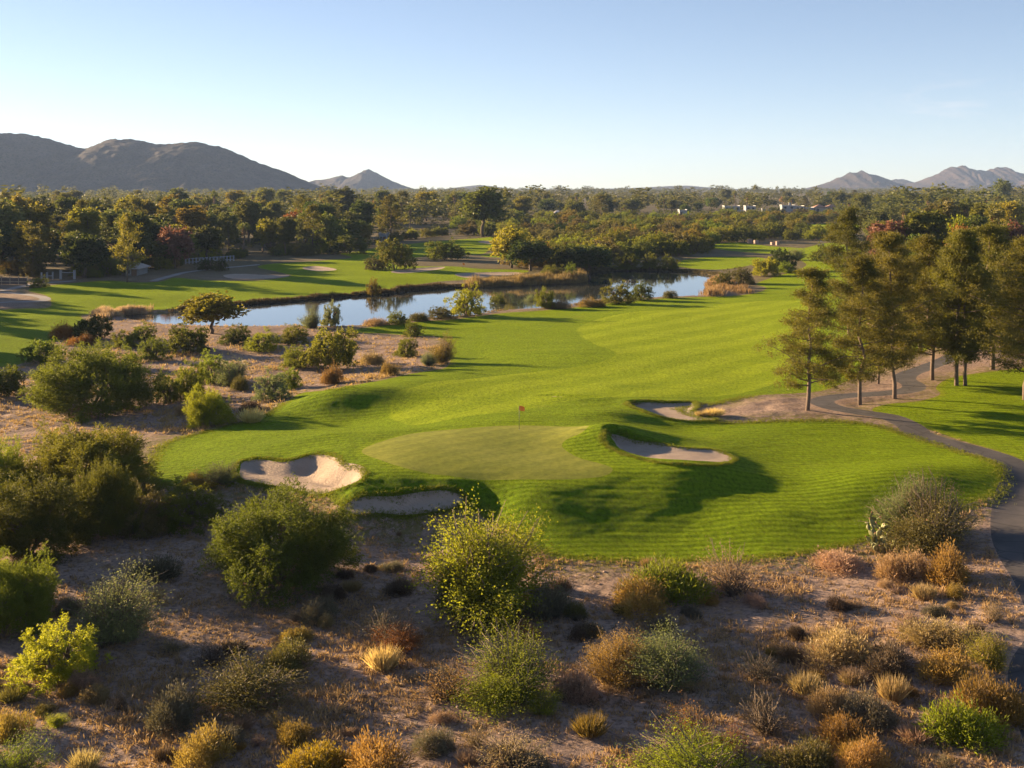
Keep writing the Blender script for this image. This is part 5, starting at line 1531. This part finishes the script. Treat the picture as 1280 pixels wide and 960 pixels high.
range_("mountain", [(1090, 238), (1108, 227), (1120, 224), (1134, 223.5), (1146, 227), (1160, 236)], 7600, 500, "far low knoll between the two right hand mountains", 14, 0.3, *ROCK)
range_("mountain", [(1110, 239), (1140, 231), (1155, 227), (1170, 222), (1182, 216), (1190, 211), (1202, 208), (1214, 207), (1226, 212), (1235, 213), (1243, 210), (1250, 207.5), (1260, 210), (1272, 215), (1285, 219), (1310, 222), (1360, 214), (1420, 224), (1520, 239)],
       6800, 700, "twin-peaked mountain with sunlit spurs at the right edge", 17, 0.5, (0.034, 0.030, 0.034), (0.10, 0.07, 0.058))
# ------------------------------------------------------------------ flag, houses, fences, small things
def empty(name, pos, rz=0.0):
    o = bpy.data.objects.new(name, None)
    o.empty_display_size = 0.3
    COL.objects.link(o)
    o.location = pos; o.rotation_euler = (0, 0, rz)
    return o
WHITE = plain("white paint", (0.30, 0.30, 0.31), 0.6, 0.06)
DARKM = plain("dark metal", (0.05, 0.05, 0.05), 0.5, 0.1)
ORANGE = plain("orange cloth", (0.9, 0.25, 0.04), 0.8, 0.08)
GLASS = plain("window glass", (0.03, 0.04, 0.055), 0.1, 0.1)
def flagstick(px, py, top, label, flag_w=0.5):
    c = ground_at(px, py); mpp = c[1] / F; h = (py - top) * mpp
    r = empty("flagstick", c)
    link("pole", MB().tube([(0, 0, -0.15), (0, 0, h)], 0.022, 8).build("pole", True), DARKM, r)
    nx, nz = 9, 5
    V, Fc = [], []
    fh = flag_w * 0.78
    for s in (0.006, -0.006):
        for j in range(nz):
            for i in range(nx):
                u, v = i / (nx - 1), j / (nz - 1)
                V.append((0.02 + flag_w * u * 0.92, s + 0.07 * math.sin(u * 5 + v) * u, h - 0.02 - fh * v - 0.22 * u * u * flag_w - 0.05 * math.sin(u * 4) * v))
    for k in range(2):
        for j in range(nz - 1):
            for i in range(nx - 1):
                a = k * nx * nz + j * nx + i
                q = (a, a + 1, a + nx + 1, a + nx)
                Fc.append(q if k == 0 else q[::-1])
    link("flag", MB().add(V, Fc).build("flag", True), ORANGE, r)
    link("cup", MB().tube([(0, 0, -0.12), (0, 0, 0.012)], 0.054, 12).build("cup"), WHITE, r)
    return tag(r, label, "flagstick")
flagstick(649, 537, 507, "dark flagstick with small orange flag on the near putting green", 0.5)
flagstick(578, 334.5, 328.5, "distant orange flag on the green across the lake", 0.7)

def house(px, py, wpx, hpx, label, wall=(0.27, 0.29, 0.32), roof='flat', rcol=(0.30, 0.17, 0.12), depth=9.0, floors=2, rz=0.0, chimney=False, wing=0):
    c = ground_at(px, py); mpp = c[1] / F
    w, h = wpx * mpp, hpx * mpp
    r = empty("house", c, rz)
    wm = plain("render wall", wall, 0.85, 0.06, 0.5)
    wb = MB().box((0, 0, h / 2 - 0.5), (w, depth, h + 1.0))
    if wing:
        wb.box((w * 0.5 + w * 0.17, -0.8, h * 0.28 - 0.5), (w * 0.36, depth * 0.8, h * 0.56 + 1))
    link("wall", wb.build("wall"), wm, r)
    rb = MB()
    if roof == 'flat':
        rb.box((0, 0, h + 0.16), (w + 0.5, depth + 0.5, 0.3))
        for sx in (-1, 1): rb.box((sx * (w / 2 + 0.12), 0, h + 0.56), (0.25, depth + 0.5, 0.5))
    else:
        e, k = 0.7, h * 0.30 + 0.8
        x, y = w / 2 + e, depth / 2 + e
        rx = max(0.3, x - y)
        vs_ = [(-x, -y, h), (x, -y, h), (x, y, h), (-x, y, h), (-rx, 0, h + k), (rx, 0, h + k), (-x, -y, h - .2), (x, -y, h - .2), (x, y, h - .2), (-x, y, h - .2)]
        rb.add(vs_, [(0, 1, 5, 4), (2, 3, 4, 5), (1, 2, 5), (3, 0, 4), (6, 7, 1, 0), (7, 8, 2, 1), (8, 9, 3, 2), (9, 6, 0, 3), (9, 8, 7, 6)])
    ro = link("roof", rb.build("roof"), plain("roof tile", rcol if roof != 'flat' else tuple(x * .9 for x in wall), 0.85, 0.2, 2.0), r)
    if chimney:
        link("chimney", MB().box((w * 0.2, 0, h + 1.2), (1.4, 1.2, 2.4)).build("chimney"), wm, ro)
    fr = plain("window frame", (0.5, 0.48, 0.45), 0.6)
    n = max(2, int(w / 3.4))
    for f in range(floors):
        for i in range(n):
            if f == 0 and i == n // 2: continue
            x = -w / 2 + w * (i + 0.5) / n
            zc = h * (f + 0.52) / floors
            wd, hh = min(1.9, w / n * 0.55), h / floors * 0.5
            fo = link("window", MB().box((x, -depth / 2 - 0.05, zc), (wd + 0.2, 0.12, hh + 0.2)).build("window"), fr, r)
            link("pane", MB().box((x, -depth / 2 - 0.12, zc), (wd, 0.06, hh)).build("pane"), GLASS, fo)
    x = -w / 2 + w * (n // 2 + 0.5) / n
    link("door", MB().box((x, -depth / 2 - 0.06, 1.1), (1.3, 0.14, 2.2)).build("door"), plain("door wood", (0.16, 0.09, 0.05), 0.6), r)
    return tag(r, label, "house", "houses among the trees")
house(853, 271, 9, 8, "small white house alone left of the white villas", floors=1)
house(914, 269, 19, 11, "leftmost white two-storey villa of the far row", floors=2, wing=1)
house(937, 268, 12, 10, "narrow white villa second from the left in the far row", floors=2)
house(959, 268, 11, 6, "low white house in the gap of the far villa row", floors=1)
house(984, 267, 16, 10, "tall white villa with a chimney in the far row", floors=2, chimney=True)
house(998, 267, 11, 9, "grey villa of broad dark windows in the far row", wall=(0.38, 0.37, 0.36))
house(1010, 267, 11, 7, "low white villa right of the grey one in the far row", floors=1)
house(1024, 267, 14, 8, "tan villa with brown hipped roof in the far row", wall=(0.5, 0.42, 0.33), roof='hip', floors=1)
house(1040, 267, 17, 8, "cream villa with tiled hipped roof at the right end of the far row", wall=(0.66, 0.58, 0.47), roof='hip', floors=2)
house(1040, 247, 8, 6, "white house with red roof up on the skyline before the right hand mountains", roof='hip', rcol=(0.36, 0.13, 0.08), floors=2)
house(438, 296, 20, 7, "long low house with grey roof before the dark pines", wall=(0.35, 0.34, 0.33), roof='hip', rcol=(0.30, 0.30, 0.31), floors=1)
house(384, 296, 22, 7, "low house with pinkish roof in the left wood", wall=(0.5, 0.42, 0.36), roof='hip', rcol=(0.38, 0.25, 0.20), floors=1)
house(249, 306, 18, 6, "low house with tan roof above the white fence", wall=(0.55, 0.45, 0.36), roof='hip', rcol=(0.36, 0.25, 0.18), floors=1)
house(480, 302, 9, 9, "white gable wall glimpsed between dark pines", floors=1)
house(171, 343, 14, 9, "pale small house behind the forward yellowish pine", wall=(0.2, 0.19, 0.18), roof='hip', rcol=(0.33, 0.29, 0.26), floors=1)
house(697, 273, 8, 7, "small white house high in the middle of the wood", floors=1, roof='hip', rcol=(0.5, 0.48, 0.46))
house(775, 281, 24, 4, "long low grey building beyond the mesquite thicket", wall=(0.42, 0.42, 0.44), floors=1)
house(1240, 318, 26, 12, "house with purple-grey roof behind the pinkish red tree", wall=(0.62, 0.52, 0.48), roof='hip', rcol=(0.24, 0.17, 0.19), floors=1)

def fence(a, b, n, h, mat, label, rails=(0.35, 0.8), post=0.16, name="fence", panel=None):
    A, B = ground_at(*a), ground_at(*b)
    r = empty(name, A)
    for i in range(n + 1):
        p = A + (B - A) * i / n
        z = float(z_at(p[0], p[1])) - A[2]
        link("post", MB().box((p[0] - A[0], p[1] - A[1], z + h / 2 - 0.2), (post, post, h + 0.5)).build("post"), mat, r)
    d = B - A; L = math.hypot(d[0], d[1]); rz = math.atan2(d[1], d[0])
    for q in rails:
        link("rail", MB().box((d[0] / 2, d[1] / 2, h * q + (B[2] - A[2]) / 2), (L, 0.09, 0.16), rz).build("rail"), mat, r)
    if panel:
        link("panel", MB().box((d[0] / 2, d[1] / 2, h * 0.42 + (B[2] - A[2]) / 2), (L, 0.05, h * 0.8), rz).build("panel"), panel, r)
    return tag(r, label, "fence")
WOODP_ = plain("fence wood", (0.42, 0.31, 0.21), 0.85, 0.2)
BRN = plain("brown boards", (0.14, 0.10, 0.085), 0.9, 0.25)
fence((-30, 355), (34, 356), 6, 2.0, WOODP_, "brown board fence with pale posts at the far left edge", panel=BRN)
fence((232, 330), (292, 326), 14, 1.6, WHITE, "white slatted fence below the left wood", rails=(0.3, 0.92), post=0.35)
fence((76, 349), (93, 349), 1, 2.2, WHITE, "white gate posts with a rail under the left wood", rails=(0.75,), post=0.5, name="gate")
fence((52, 350), (66, 349), 2, 1.8, WHITE, "short white fence left of the gate posts", rails=(0.5,), post=0.35)

STONE = plain("pink stone", (0.36, 0.26, 0.21), 0.9, 0.15)
for px, py, w, h, l in ((937, 304, 5, 5, "leftmost of the pink stone blocks by the far tee"), (945, 304.5, 5, 4, "pink stone block second from the left by the far tee"), (966, 306, 5, 3, "low pink stone block at the middle of the far tee path"), (972, 306.5, 4, 4.5, "rightmost of the pink stone blocks by the far tee")):
    c = ground_at(px, py); mpp = c[1] / F
    r = empty("stone_marker", c, 0.3)
    W_, H_ = w * mpp, h * mpp
    link("block", MB().box((0, 0, H_ / 2 - 0.1), (W_, W_ * 0.8, H_ + 0.2)).build("block"), STONE, r)
    link("cap", MB().box((0, 0, H_ + 0.06), (W_ * 1.1, W_ * 0.9, 0.12)).build("cap"), STONE, r)
    tag(r, l, "stone marker", "stone markers by the far tee")

def golf_cart(px, py, rz, label):
    c = ground_at(px, py)
    r = empty("golf_cart", c, rz)
    dk = plain("cart body", (0.09, 0.09, 0.10), 0.4); tyre = plain("tyre", (0.02, 0.02, 0.02), 0.9)
    b = MB().box((0, 0, 0.42), (2.3, 1.15, 0.25)).add([(-1.15, -.57, .55), (-.55, -.57, .55), (-.55, .57, .55), (-1.15, .57, .55), (-1.05, -.5, .85), (-.65, -.5, .95), (-.65, .5, .95), (-1.05, .5, .85)],
         [(4, 5, 6, 7), (0, 1, 5, 4), (1, 2, 6, 5), (2, 3, 7, 6), (3, 0, 4, 7)])
    link("body", b.build("body"), dk, r)
    link("seat", MB().box((0.25, 0, 0.72), (0.55, 1.05, 0.2)).box((0.52, 0, 1.0), (0.12, 1.05, 0.5)).build("seat"), plain("cream seat", (0.6, 0.55, 0.45), 0.6), r)
    link("roof", MB().box((0.0, 0, 1.88), (1.9, 1.25, 0.09)).build("roof"), WHITE, r)
    link("roof_post", MB().tube([(-.7, -.5, .8), (-.6, -.5, 1.85)], .03).tube([(-.7, .5, .8), (-.6, .5, 1.85)], .03).tube([(.75, -.5, .5), (.75, -.5, 1.85)], .03).tube([(.75, .5, .5), (.75, .5, 1.85)], .03).build("roof_post"), DARKM, r)
    for sx in (-0.78, 0.78):
        for sy in (-0.55, 0.55):
            w = link("wheel", MB().tube([(sx, sy - 0.1, 0.24), (sx, sy + 0.1, 0.24)], 0.24, 12).build("wheel"), tyre, r)
            link("rim", MB().tube([(sx, sy - 0.11, 0.24), (sx, sy + 0.11, 0.24)], 0.12, 10).build("rim"), WHITE, w)
    return tag(r, label, "golf cart")
golf_cart(1026, 308, 2.6, "dark golf cart with pale roof parked at the far tee path")

# ducks on the water
def duck():
    mb = MB()
    sec = [(-.30, .16, .02), (-.22, .13, .08), (-.08, .10, .13), (.08, .10, .13), (.18, .13, .09), (.22, .2, .055), (.235, .27, .045), (.27, .31, .055), (.32, .305, .045), (.36, .29, .02), (.42, .285, .012)]
    mb.tube([(x, 0, z - 0.04) for x, z, r in sec], [r for *_, r in sec], 8)
    return mb.build("duck", True)
DUCK = duck(); DK = plain("duck feathers", (0.055, 0.045, 0.035), 0.7, 0.4, 8)
for i, (px, py) in enumerate([(783, 352.4), (787, 351.9), (790.5, 352.6), (794, 352), (797, 352.6), (801, 352.2)]):
    y = F * (H - WATER_Z) / (py - YH); x = (px - 640) / F * y
    o = link("duck", DUCK, DK, None, (x, y, WATER_Z + 0.01), 0.5 * i - 1)
    o.scale = (1.3, 1.3, 1.3)
    tag(o, "dark duck in the small flock swimming on the lake", "duck", "ducks on the lake")

# prickly pear beside the wispy bush
def prickly(px, py, label):
    rng = rngf(77)
    c = ground_at(px, py)
    r = empty("prickly_pear", c)
    V, Fc = [], []
    fr = MB()
    def pad(p, d, s, L):
        n = unit(np.cross(d, s)); s = unit(np.cross(n, d))
        o = len(V); k, m = 8, 5
        for j in range(m + 1):
            t = j / m; rad = L * 0.40 * math.sin(math.pi * (0.06 + 0.92 * t) ** 0.85) 
            for i in range(k):
                a = 2 * math.pi * i / k
                V.append(tuple(p + d * L * t + s * rad * math.cos(a) + n * 0.16 * rad * math.sin(a) * 1.0))
        for j in range(m):
            for i in range(k):
                Fc.append((o + j * k + i, o + j * k + (i + 1) % k, o + (j + 1) * k + (i + 1) % k, o + (j + 1) * k + i))
        return p + d * L * 0.93
    for i in range(17):
        p = np.array([rng.uniform(-1.25, 1.25), rng.uniform(-0.7, 0.7), -0.05])
        d = unit(np.array([rng.normal() * .35, rng.normal() * .35, 1.0]))
        for lev in range(rng.integers(3, 6)):
            s = unit(rng.normal(size=3) * [1, 0.5, 0.1])
            L = rng.uniform(0.3, 0.46)
            tip = pad(p, d, s, L)
            if rng.random() < 0.75:
                d2 = unit(d + 0.75 * rng.normal(size=3) + [0, 0, 0.35]); t2 = pad(tip, d2, unit(rng.normal(size=3) * [1, .5, .1]), L * 0.8)
                fr.tube([t2, t2 + d2 * 0.07], [0.03, 0.018], 5)
            p = tip; d = unit(d + 0.5 * rng.normal(size=3) + [0, 0, 0.3])
    link("pads", MB().add(V, Fc).build("pads", True), plain("cactus pad", (0.20, 0.21, 0.085), 0.6, 0.25, 2.0), r)
    link("fruit", fr.build("fruit", True), plain("cactus fruit", (0.30, 0.10, 0.07), 0.6), r)
    r.scale = (1.5, 1.5, 1.6)
    return tag(r, label, "cactus")
prickly(1122, 684, "prickly pear cactus with pale lit pads beside the wispy olive bush")

# reeds along the water
def reeds(line, n, inner, outer, h, col_a, col_b, label, seed):
    rng = rngf(seed)
    W = catmull(np.array([ground_at(*p)[:2] for p in line]), False, 4)
    sl = np.linalg.norm(np.diff(W, axis=0), axis=1)
    i = rng.choice(len(sl), n, p=sl / sl.sum())
    p = W[i] + (W[i + 1] - W[i]) * rng.random((n, 1))
    p = p + rng.uniform(-1, 1, (n, 2)) * [2.0, outer]
    d = bil(GU, GY, sd_lake, p[:, 0] / p[:, 1], p[:, 1])
    g = bil(GU, GY, sd_grass, p[:, 0] / p[:, 1], p[:, 1])
    p = p[(d > -inner) & (d < outer) & (g > -0.5)]
    z = np.maximum(z_at(p[:, 0], p[:, 1]), WATER_Z) - 0.05
    k = 7
    cl = vnoise(p[:, 0] / 2.2, p[:, 1] / 2.2, seed)
    B = np.repeat(np.concatenate([p, z[:, None]], 1), k, 0) + rng.normal(size=(len(p) * k, 3)) * [0.22, 0.22, 0]
    D = unit(np.array([0, 0, 1]) + 0.22 * rng.normal(size=B.shape))
    L = np.repeat(h * (0.35 + 0.9 * cl), k) * rng.uniform(0.6, 1.1, len(B))
    leaf = leaf_quads(rng, B, D, L, 0.09)
    o = link("reeds", mesh_np("reeds", *leaf), foliage("reed " + label[:12], col_a, col_b, 0.3))
    return tag(o, label, kind="stuff")
DR = ((0.045, 0.036, 0.016), (0.12, 0.09, 0.035))
reeds([(225, 388), (300, 381), (375, 375), (450, 369), (505, 363), (563, 359), (600, 358)], 3800, 0.6, 2.6, 1.1, *DR, "dark brown reeds along the far bank of the lake", 3)
reeds([(590, 357), (640, 355), (675, 353), (716, 351), (722, 347), (690, 349), (640, 352), (605, 353)], 4200, 1.5, 7, 2.3, (0.10, 0.06, 0.025), (0.24, 0.16, 0.075), "tan and brown reed bed on the point across the lake", 4)
reeds([(735, 340), (770, 337), (840, 338), (895, 342.5)], 1400, 0.5, 2.0, 0.8, *DR, "low dark reeds at the back shore of the lake", 5)
reeds([(888, 369), (884, 364), (886, 358), (895, 352), (910, 360), (930, 364)], 2400, 1.0, 9, 1.8, (0.20, 0.11, 0.055), (0.38, 0.25, 0.13), "pinkish straw reeds at the right end of the lake", 6)
reeds([(128, 396), (142, 394), (158, 391), (175, 390), (150, 388)], 2200, 0.8, 5, 1.6, (0.22, 0.15, 0.09), (0.42, 0.32, 0.21), "pale dry reeds at the left tip of the lake", 7)
reeds([(165, 402), (210, 408), (281, 410), (360, 410), (430, 410), (494, 403), (569, 397), (632, 389), (680, 386), (730, 381), (775, 375), (830, 372), (880, 369.5)], 2600, 0.4, 1.3, 0.7, (0.10, 0.075, 0.025), (0.26, 0.2, 0.08), "thin straw fringe along the near bank of the lake", 8)

# dry grass, weeds and litter on the desert floor
def tufts(seed, n, ylo, yhi, ulo, uhi, label, col_a, col_b, hmin, hmax, thr, edge=None, name="dry_grass", nb=10, wd=0.014):
    rng = rngf(seed)
    y = ylo * (yhi / ylo) ** rng.random(n); u = rng.uniform(ulo, uhi, n); x = u * y
    g = bil(GU, GY, sd_grass, u, y); pa = bil(GU, GY, sd_path, u, y); lk = bil(GU, GY, sd_lake, u, y)
    bk = np.minimum.reduce([bil(GU, GY, s, u, y) for s in sd_bk])
    den = fbm(x / 5.5, y / 5.5, seed, 4)
    ok = (g > 0.15) & (pa > 0.2) & (lk > 0.6) & (bk > 0.1) & (den + 0.25 * rng.random(n) > thr)
    if edge: ok &= (g < edge)
    x, y = x[ok], y[ok]
    z = z_at(x, y) - 0.02
    m = len(x)
    sz = rng.uniform(hmin, hmax, m) * (0.6 + 0.8 * vnoise(x / 3, y / 3, seed + 4))
    B = np.repeat(np.stack([x, y, z], 1), nb, 0) + rng.normal(size=(m * nb, 3)) * np.repeat(sz, nb)[:, None] * [0.35, 0.35, 0]
    D = unit(np.array([0, 0, 0.8]) + 0.6 * rng.normal(size=B.shape)); D[:, 2] = np.abs(D[:, 2])
    leaf = leaf_quads(rng, B, D, np.repeat(sz, nb) * rng.uniform(.5, 1.2, m * nb), np.repeat(sz, nb) * 0.12 + wd)
    o = link(name, mesh_np(name, *leaf), foliage(name + " %d" % seed, col_a, col_b, 0.3))
    return tag(o, label, kind="stuff")
tufts(201, 42000, 46, 112, -0.6, 0.55, "dry straw and litter on the desert floor in front of the green", (0.20, 0.125, 0.06), (0.46, 0.33, 0.17), 0.13, 0.38, 0.53)
tufts(202, 12000, 46, 112, -0.6, 0.55, "dark dead weeds on the desert floor", (0.06, 0.045, 0.03), (0.15, 0.11, 0.07), 0.08, 0.26, 0.60)
tufts(203, 15000, 112, 215, -0.6, 0.0, "orange straw grass in the dry wash", (0.24, 0.14, 0.065), (0.48, 0.32, 0.16), 0.18, 0.5, 0.55, wd=0.025)
tufts(204, 16000, 68, 110, -0.25, 0.5, "yellow-green weeds thinning out from the turf edge", (0.13, 0.11, 0.02), (0.26, 0.22, 0.04), 0.06, 0.18, 0.42, edge=3.2, name="weeds")

# ragged turf hanging over the bunker lips and along the turf's outer edge
def fringe(seed, n):
    rng = rngf(seed)
    P = []
    for (poly, _d, _w) in BUNKERS[:4]:
        W = catmull(np.array([ground_at(*p)[:2] for p in poly]), True, 6)
        q = np.roll(W, -1, 0); sl = np.linalg.norm(q - W, axis=1)
        i = rng.choice(len(W), n, p=sl / sl.sum())
        P.append(W[i] + (q[i] - W[i]) * rng.random((n, 1)) + rng.normal(size=(n, 2)) * 0.16)
    W = catmull(np.array([ground_at(*p)[:2] for p in MAIN]), True, 4)
    q = np.roll(W, -1, 0); sl = np.linalg.norm(q - W, axis=1) * (W[:, 1] < 130)
    i = rng.choice(len(W), n * 5, p=sl / sl.sum())
    P.append(W[i] + (q[i] - W[i]) * rng.random((n * 5, 1)) + rng.normal(size=(n * 5, 2)) * 0.4)
    P = np.concatenate(P)
    z = z_at(P[:, 0], P[:, 1])
    k = 6
    B = np.repeat(np.concatenate([P, z[:, None] - 0.02], 1), k, 0) + rng.normal(size=(len(P) * k, 3)) * [0.06, 0.06, 0]
    D = unit(np.array([0, 0, 0.9]) + 0.5 * rng.normal(size=B.shape)); D[:, 2] = np.abs(D[:, 2])
    leaf = leaf_quads(rng, B, D, rng.uniform(0.07, 0.2, len(B)), 0.03)
    return tag(link("turf_fringe", mesh_np("turf_fringe", *leaf), foliage("fringe blades", (0.06, 0.09, 0.006), (0.16, 0.17, 0.015), 0.4)), "ragged uncut grass along the bunker lips and the turf edge", kind="stuff")
fringe(301, 1700)

# stones and dead twigs lying about
def stones(seed, n):
    rng = rngf(seed)
    y = 46 * (112 / 46) ** rng.random(n); u = rng.uniform(-0.6, 0.52, n); x = u * y
    g = np.minimum(bil(GU, GY, sd_grass, u, y), bil(GU, GY, sd_path, u, y))
    ok = (g > 0.3) & (fbm(x / 7, y / 7, seed) > 0.42)
    x, y = x[ok], y[ok]; z = z_at(x, y)
    base = np.array([(1, 0, 0), (-1, 0, 0), (0, 1, 0), (0, -1, 0), (0, 0, 1), (0, 0, -1), (.62, .62, .4), (-.62, .62, .4), (.62, -.62, .4), (-.62, -.62, .4)], float)
    tri = [(4, 6, 7), (4, 7, 9), (4, 9, 8), (4, 8, 6), (0, 2, 6), (2, 1, 7), (1, 3, 9), (3, 0, 8), (2, 7, 6), (1, 9, 7), (3, 8, 9), (0, 6, 8), (0, 5, 2), (2, 5, 1), (1, 5, 3), (3, 5, 0)]
    m = len(x)
    s = 0.03 + 0.11 * rng.random(m) ** 4
    V = base[None] * (1 + 0.25 * rng.normal(size=(m, 10, 1))) * (s[:, None, None] * rng.uniform(0.6, 1.3, (m, 1, 3)) * [1, 1, 0.7]) + np.stack([x, y, z], 1)[:, None]
    Fc = (np.array(tri)[None] + 10 * np.arange(m)[:, None, None]).reshape(-1, 3)
    tag(link("stones", mesh_np("stones", V.reshape(-1, 3), Fc), plain("desert stone", (0.30, 0.22, 0.175), 0.95, 0.45, 0.8)), "small stones strewn over the desert floor", kind="stuff")
stones(311, 9000)
def twigs(seed, n):
    rng = rngf(seed)
    y = 46 * (108 / 46) ** rng.random(n); u = rng.uniform(-0.6, 0.52, n); x = u * y
    g = np.minimum(bil(GU, GY, sd_grass, u, y), bil(GU, GY, sd_path, u, y))
    ok = (g > 0.5) & (fbm(x / 5, y / 5, seed) > 0.5)
    x, y = x[ok], y[ok]; z = z_at(x, y) + 0.03
    m = len(x); k = 5
    B = np.repeat(np.stack([x, y, z], 1), k, 0) + rng.normal(size=(m * k, 3)) * [0.25, 0.25, 0.03]
    D = unit(rng.normal(size=B.shape) * [1, 1, 0.28] + [0, 0, 0.1])
    leaf = leaf_quads(rng, B, D, rng.uniform(0.25, 0.9, m * k), 0.022)
    tag(link("dead_twigs", mesh_np("dead_twigs", *leaf), foliage("dead twig", (0.08, 0.06, 0.045), (0.30, 0.23, 0.17), 0.1)), "dead grey twigs littering the ground between shrubs", kind="stuff")
twigs(313, 3800)
# ------------------------------------------------------------------ air between here and the mountains
hz = MB().box((0, 4400, 130), (14600, 9100, 300)).build("haze")
m = bpy.data.materials.new("haze air")
m.use_nodes = True
ns, ls = m.node_tree.nodes, m.node_tree.links
ns.remove(ns["Principled BSDF"])
pv = ns.new("ShaderNodeVolumePrincipled")
pv.inputs["Color"].default_value = (0.42, 0.60, 1.0, 1)
pv.inputs["Density"].default_value = 0.5e-4
pv.inputs["Anisotropy"].default_value = 0.1
ls.new(pv.outputs[0], ns["Material Output"].inputs["Volume"])
tag(link("haze", hz, m), "thin evening haze over the plain and mountains", kind="stuff")
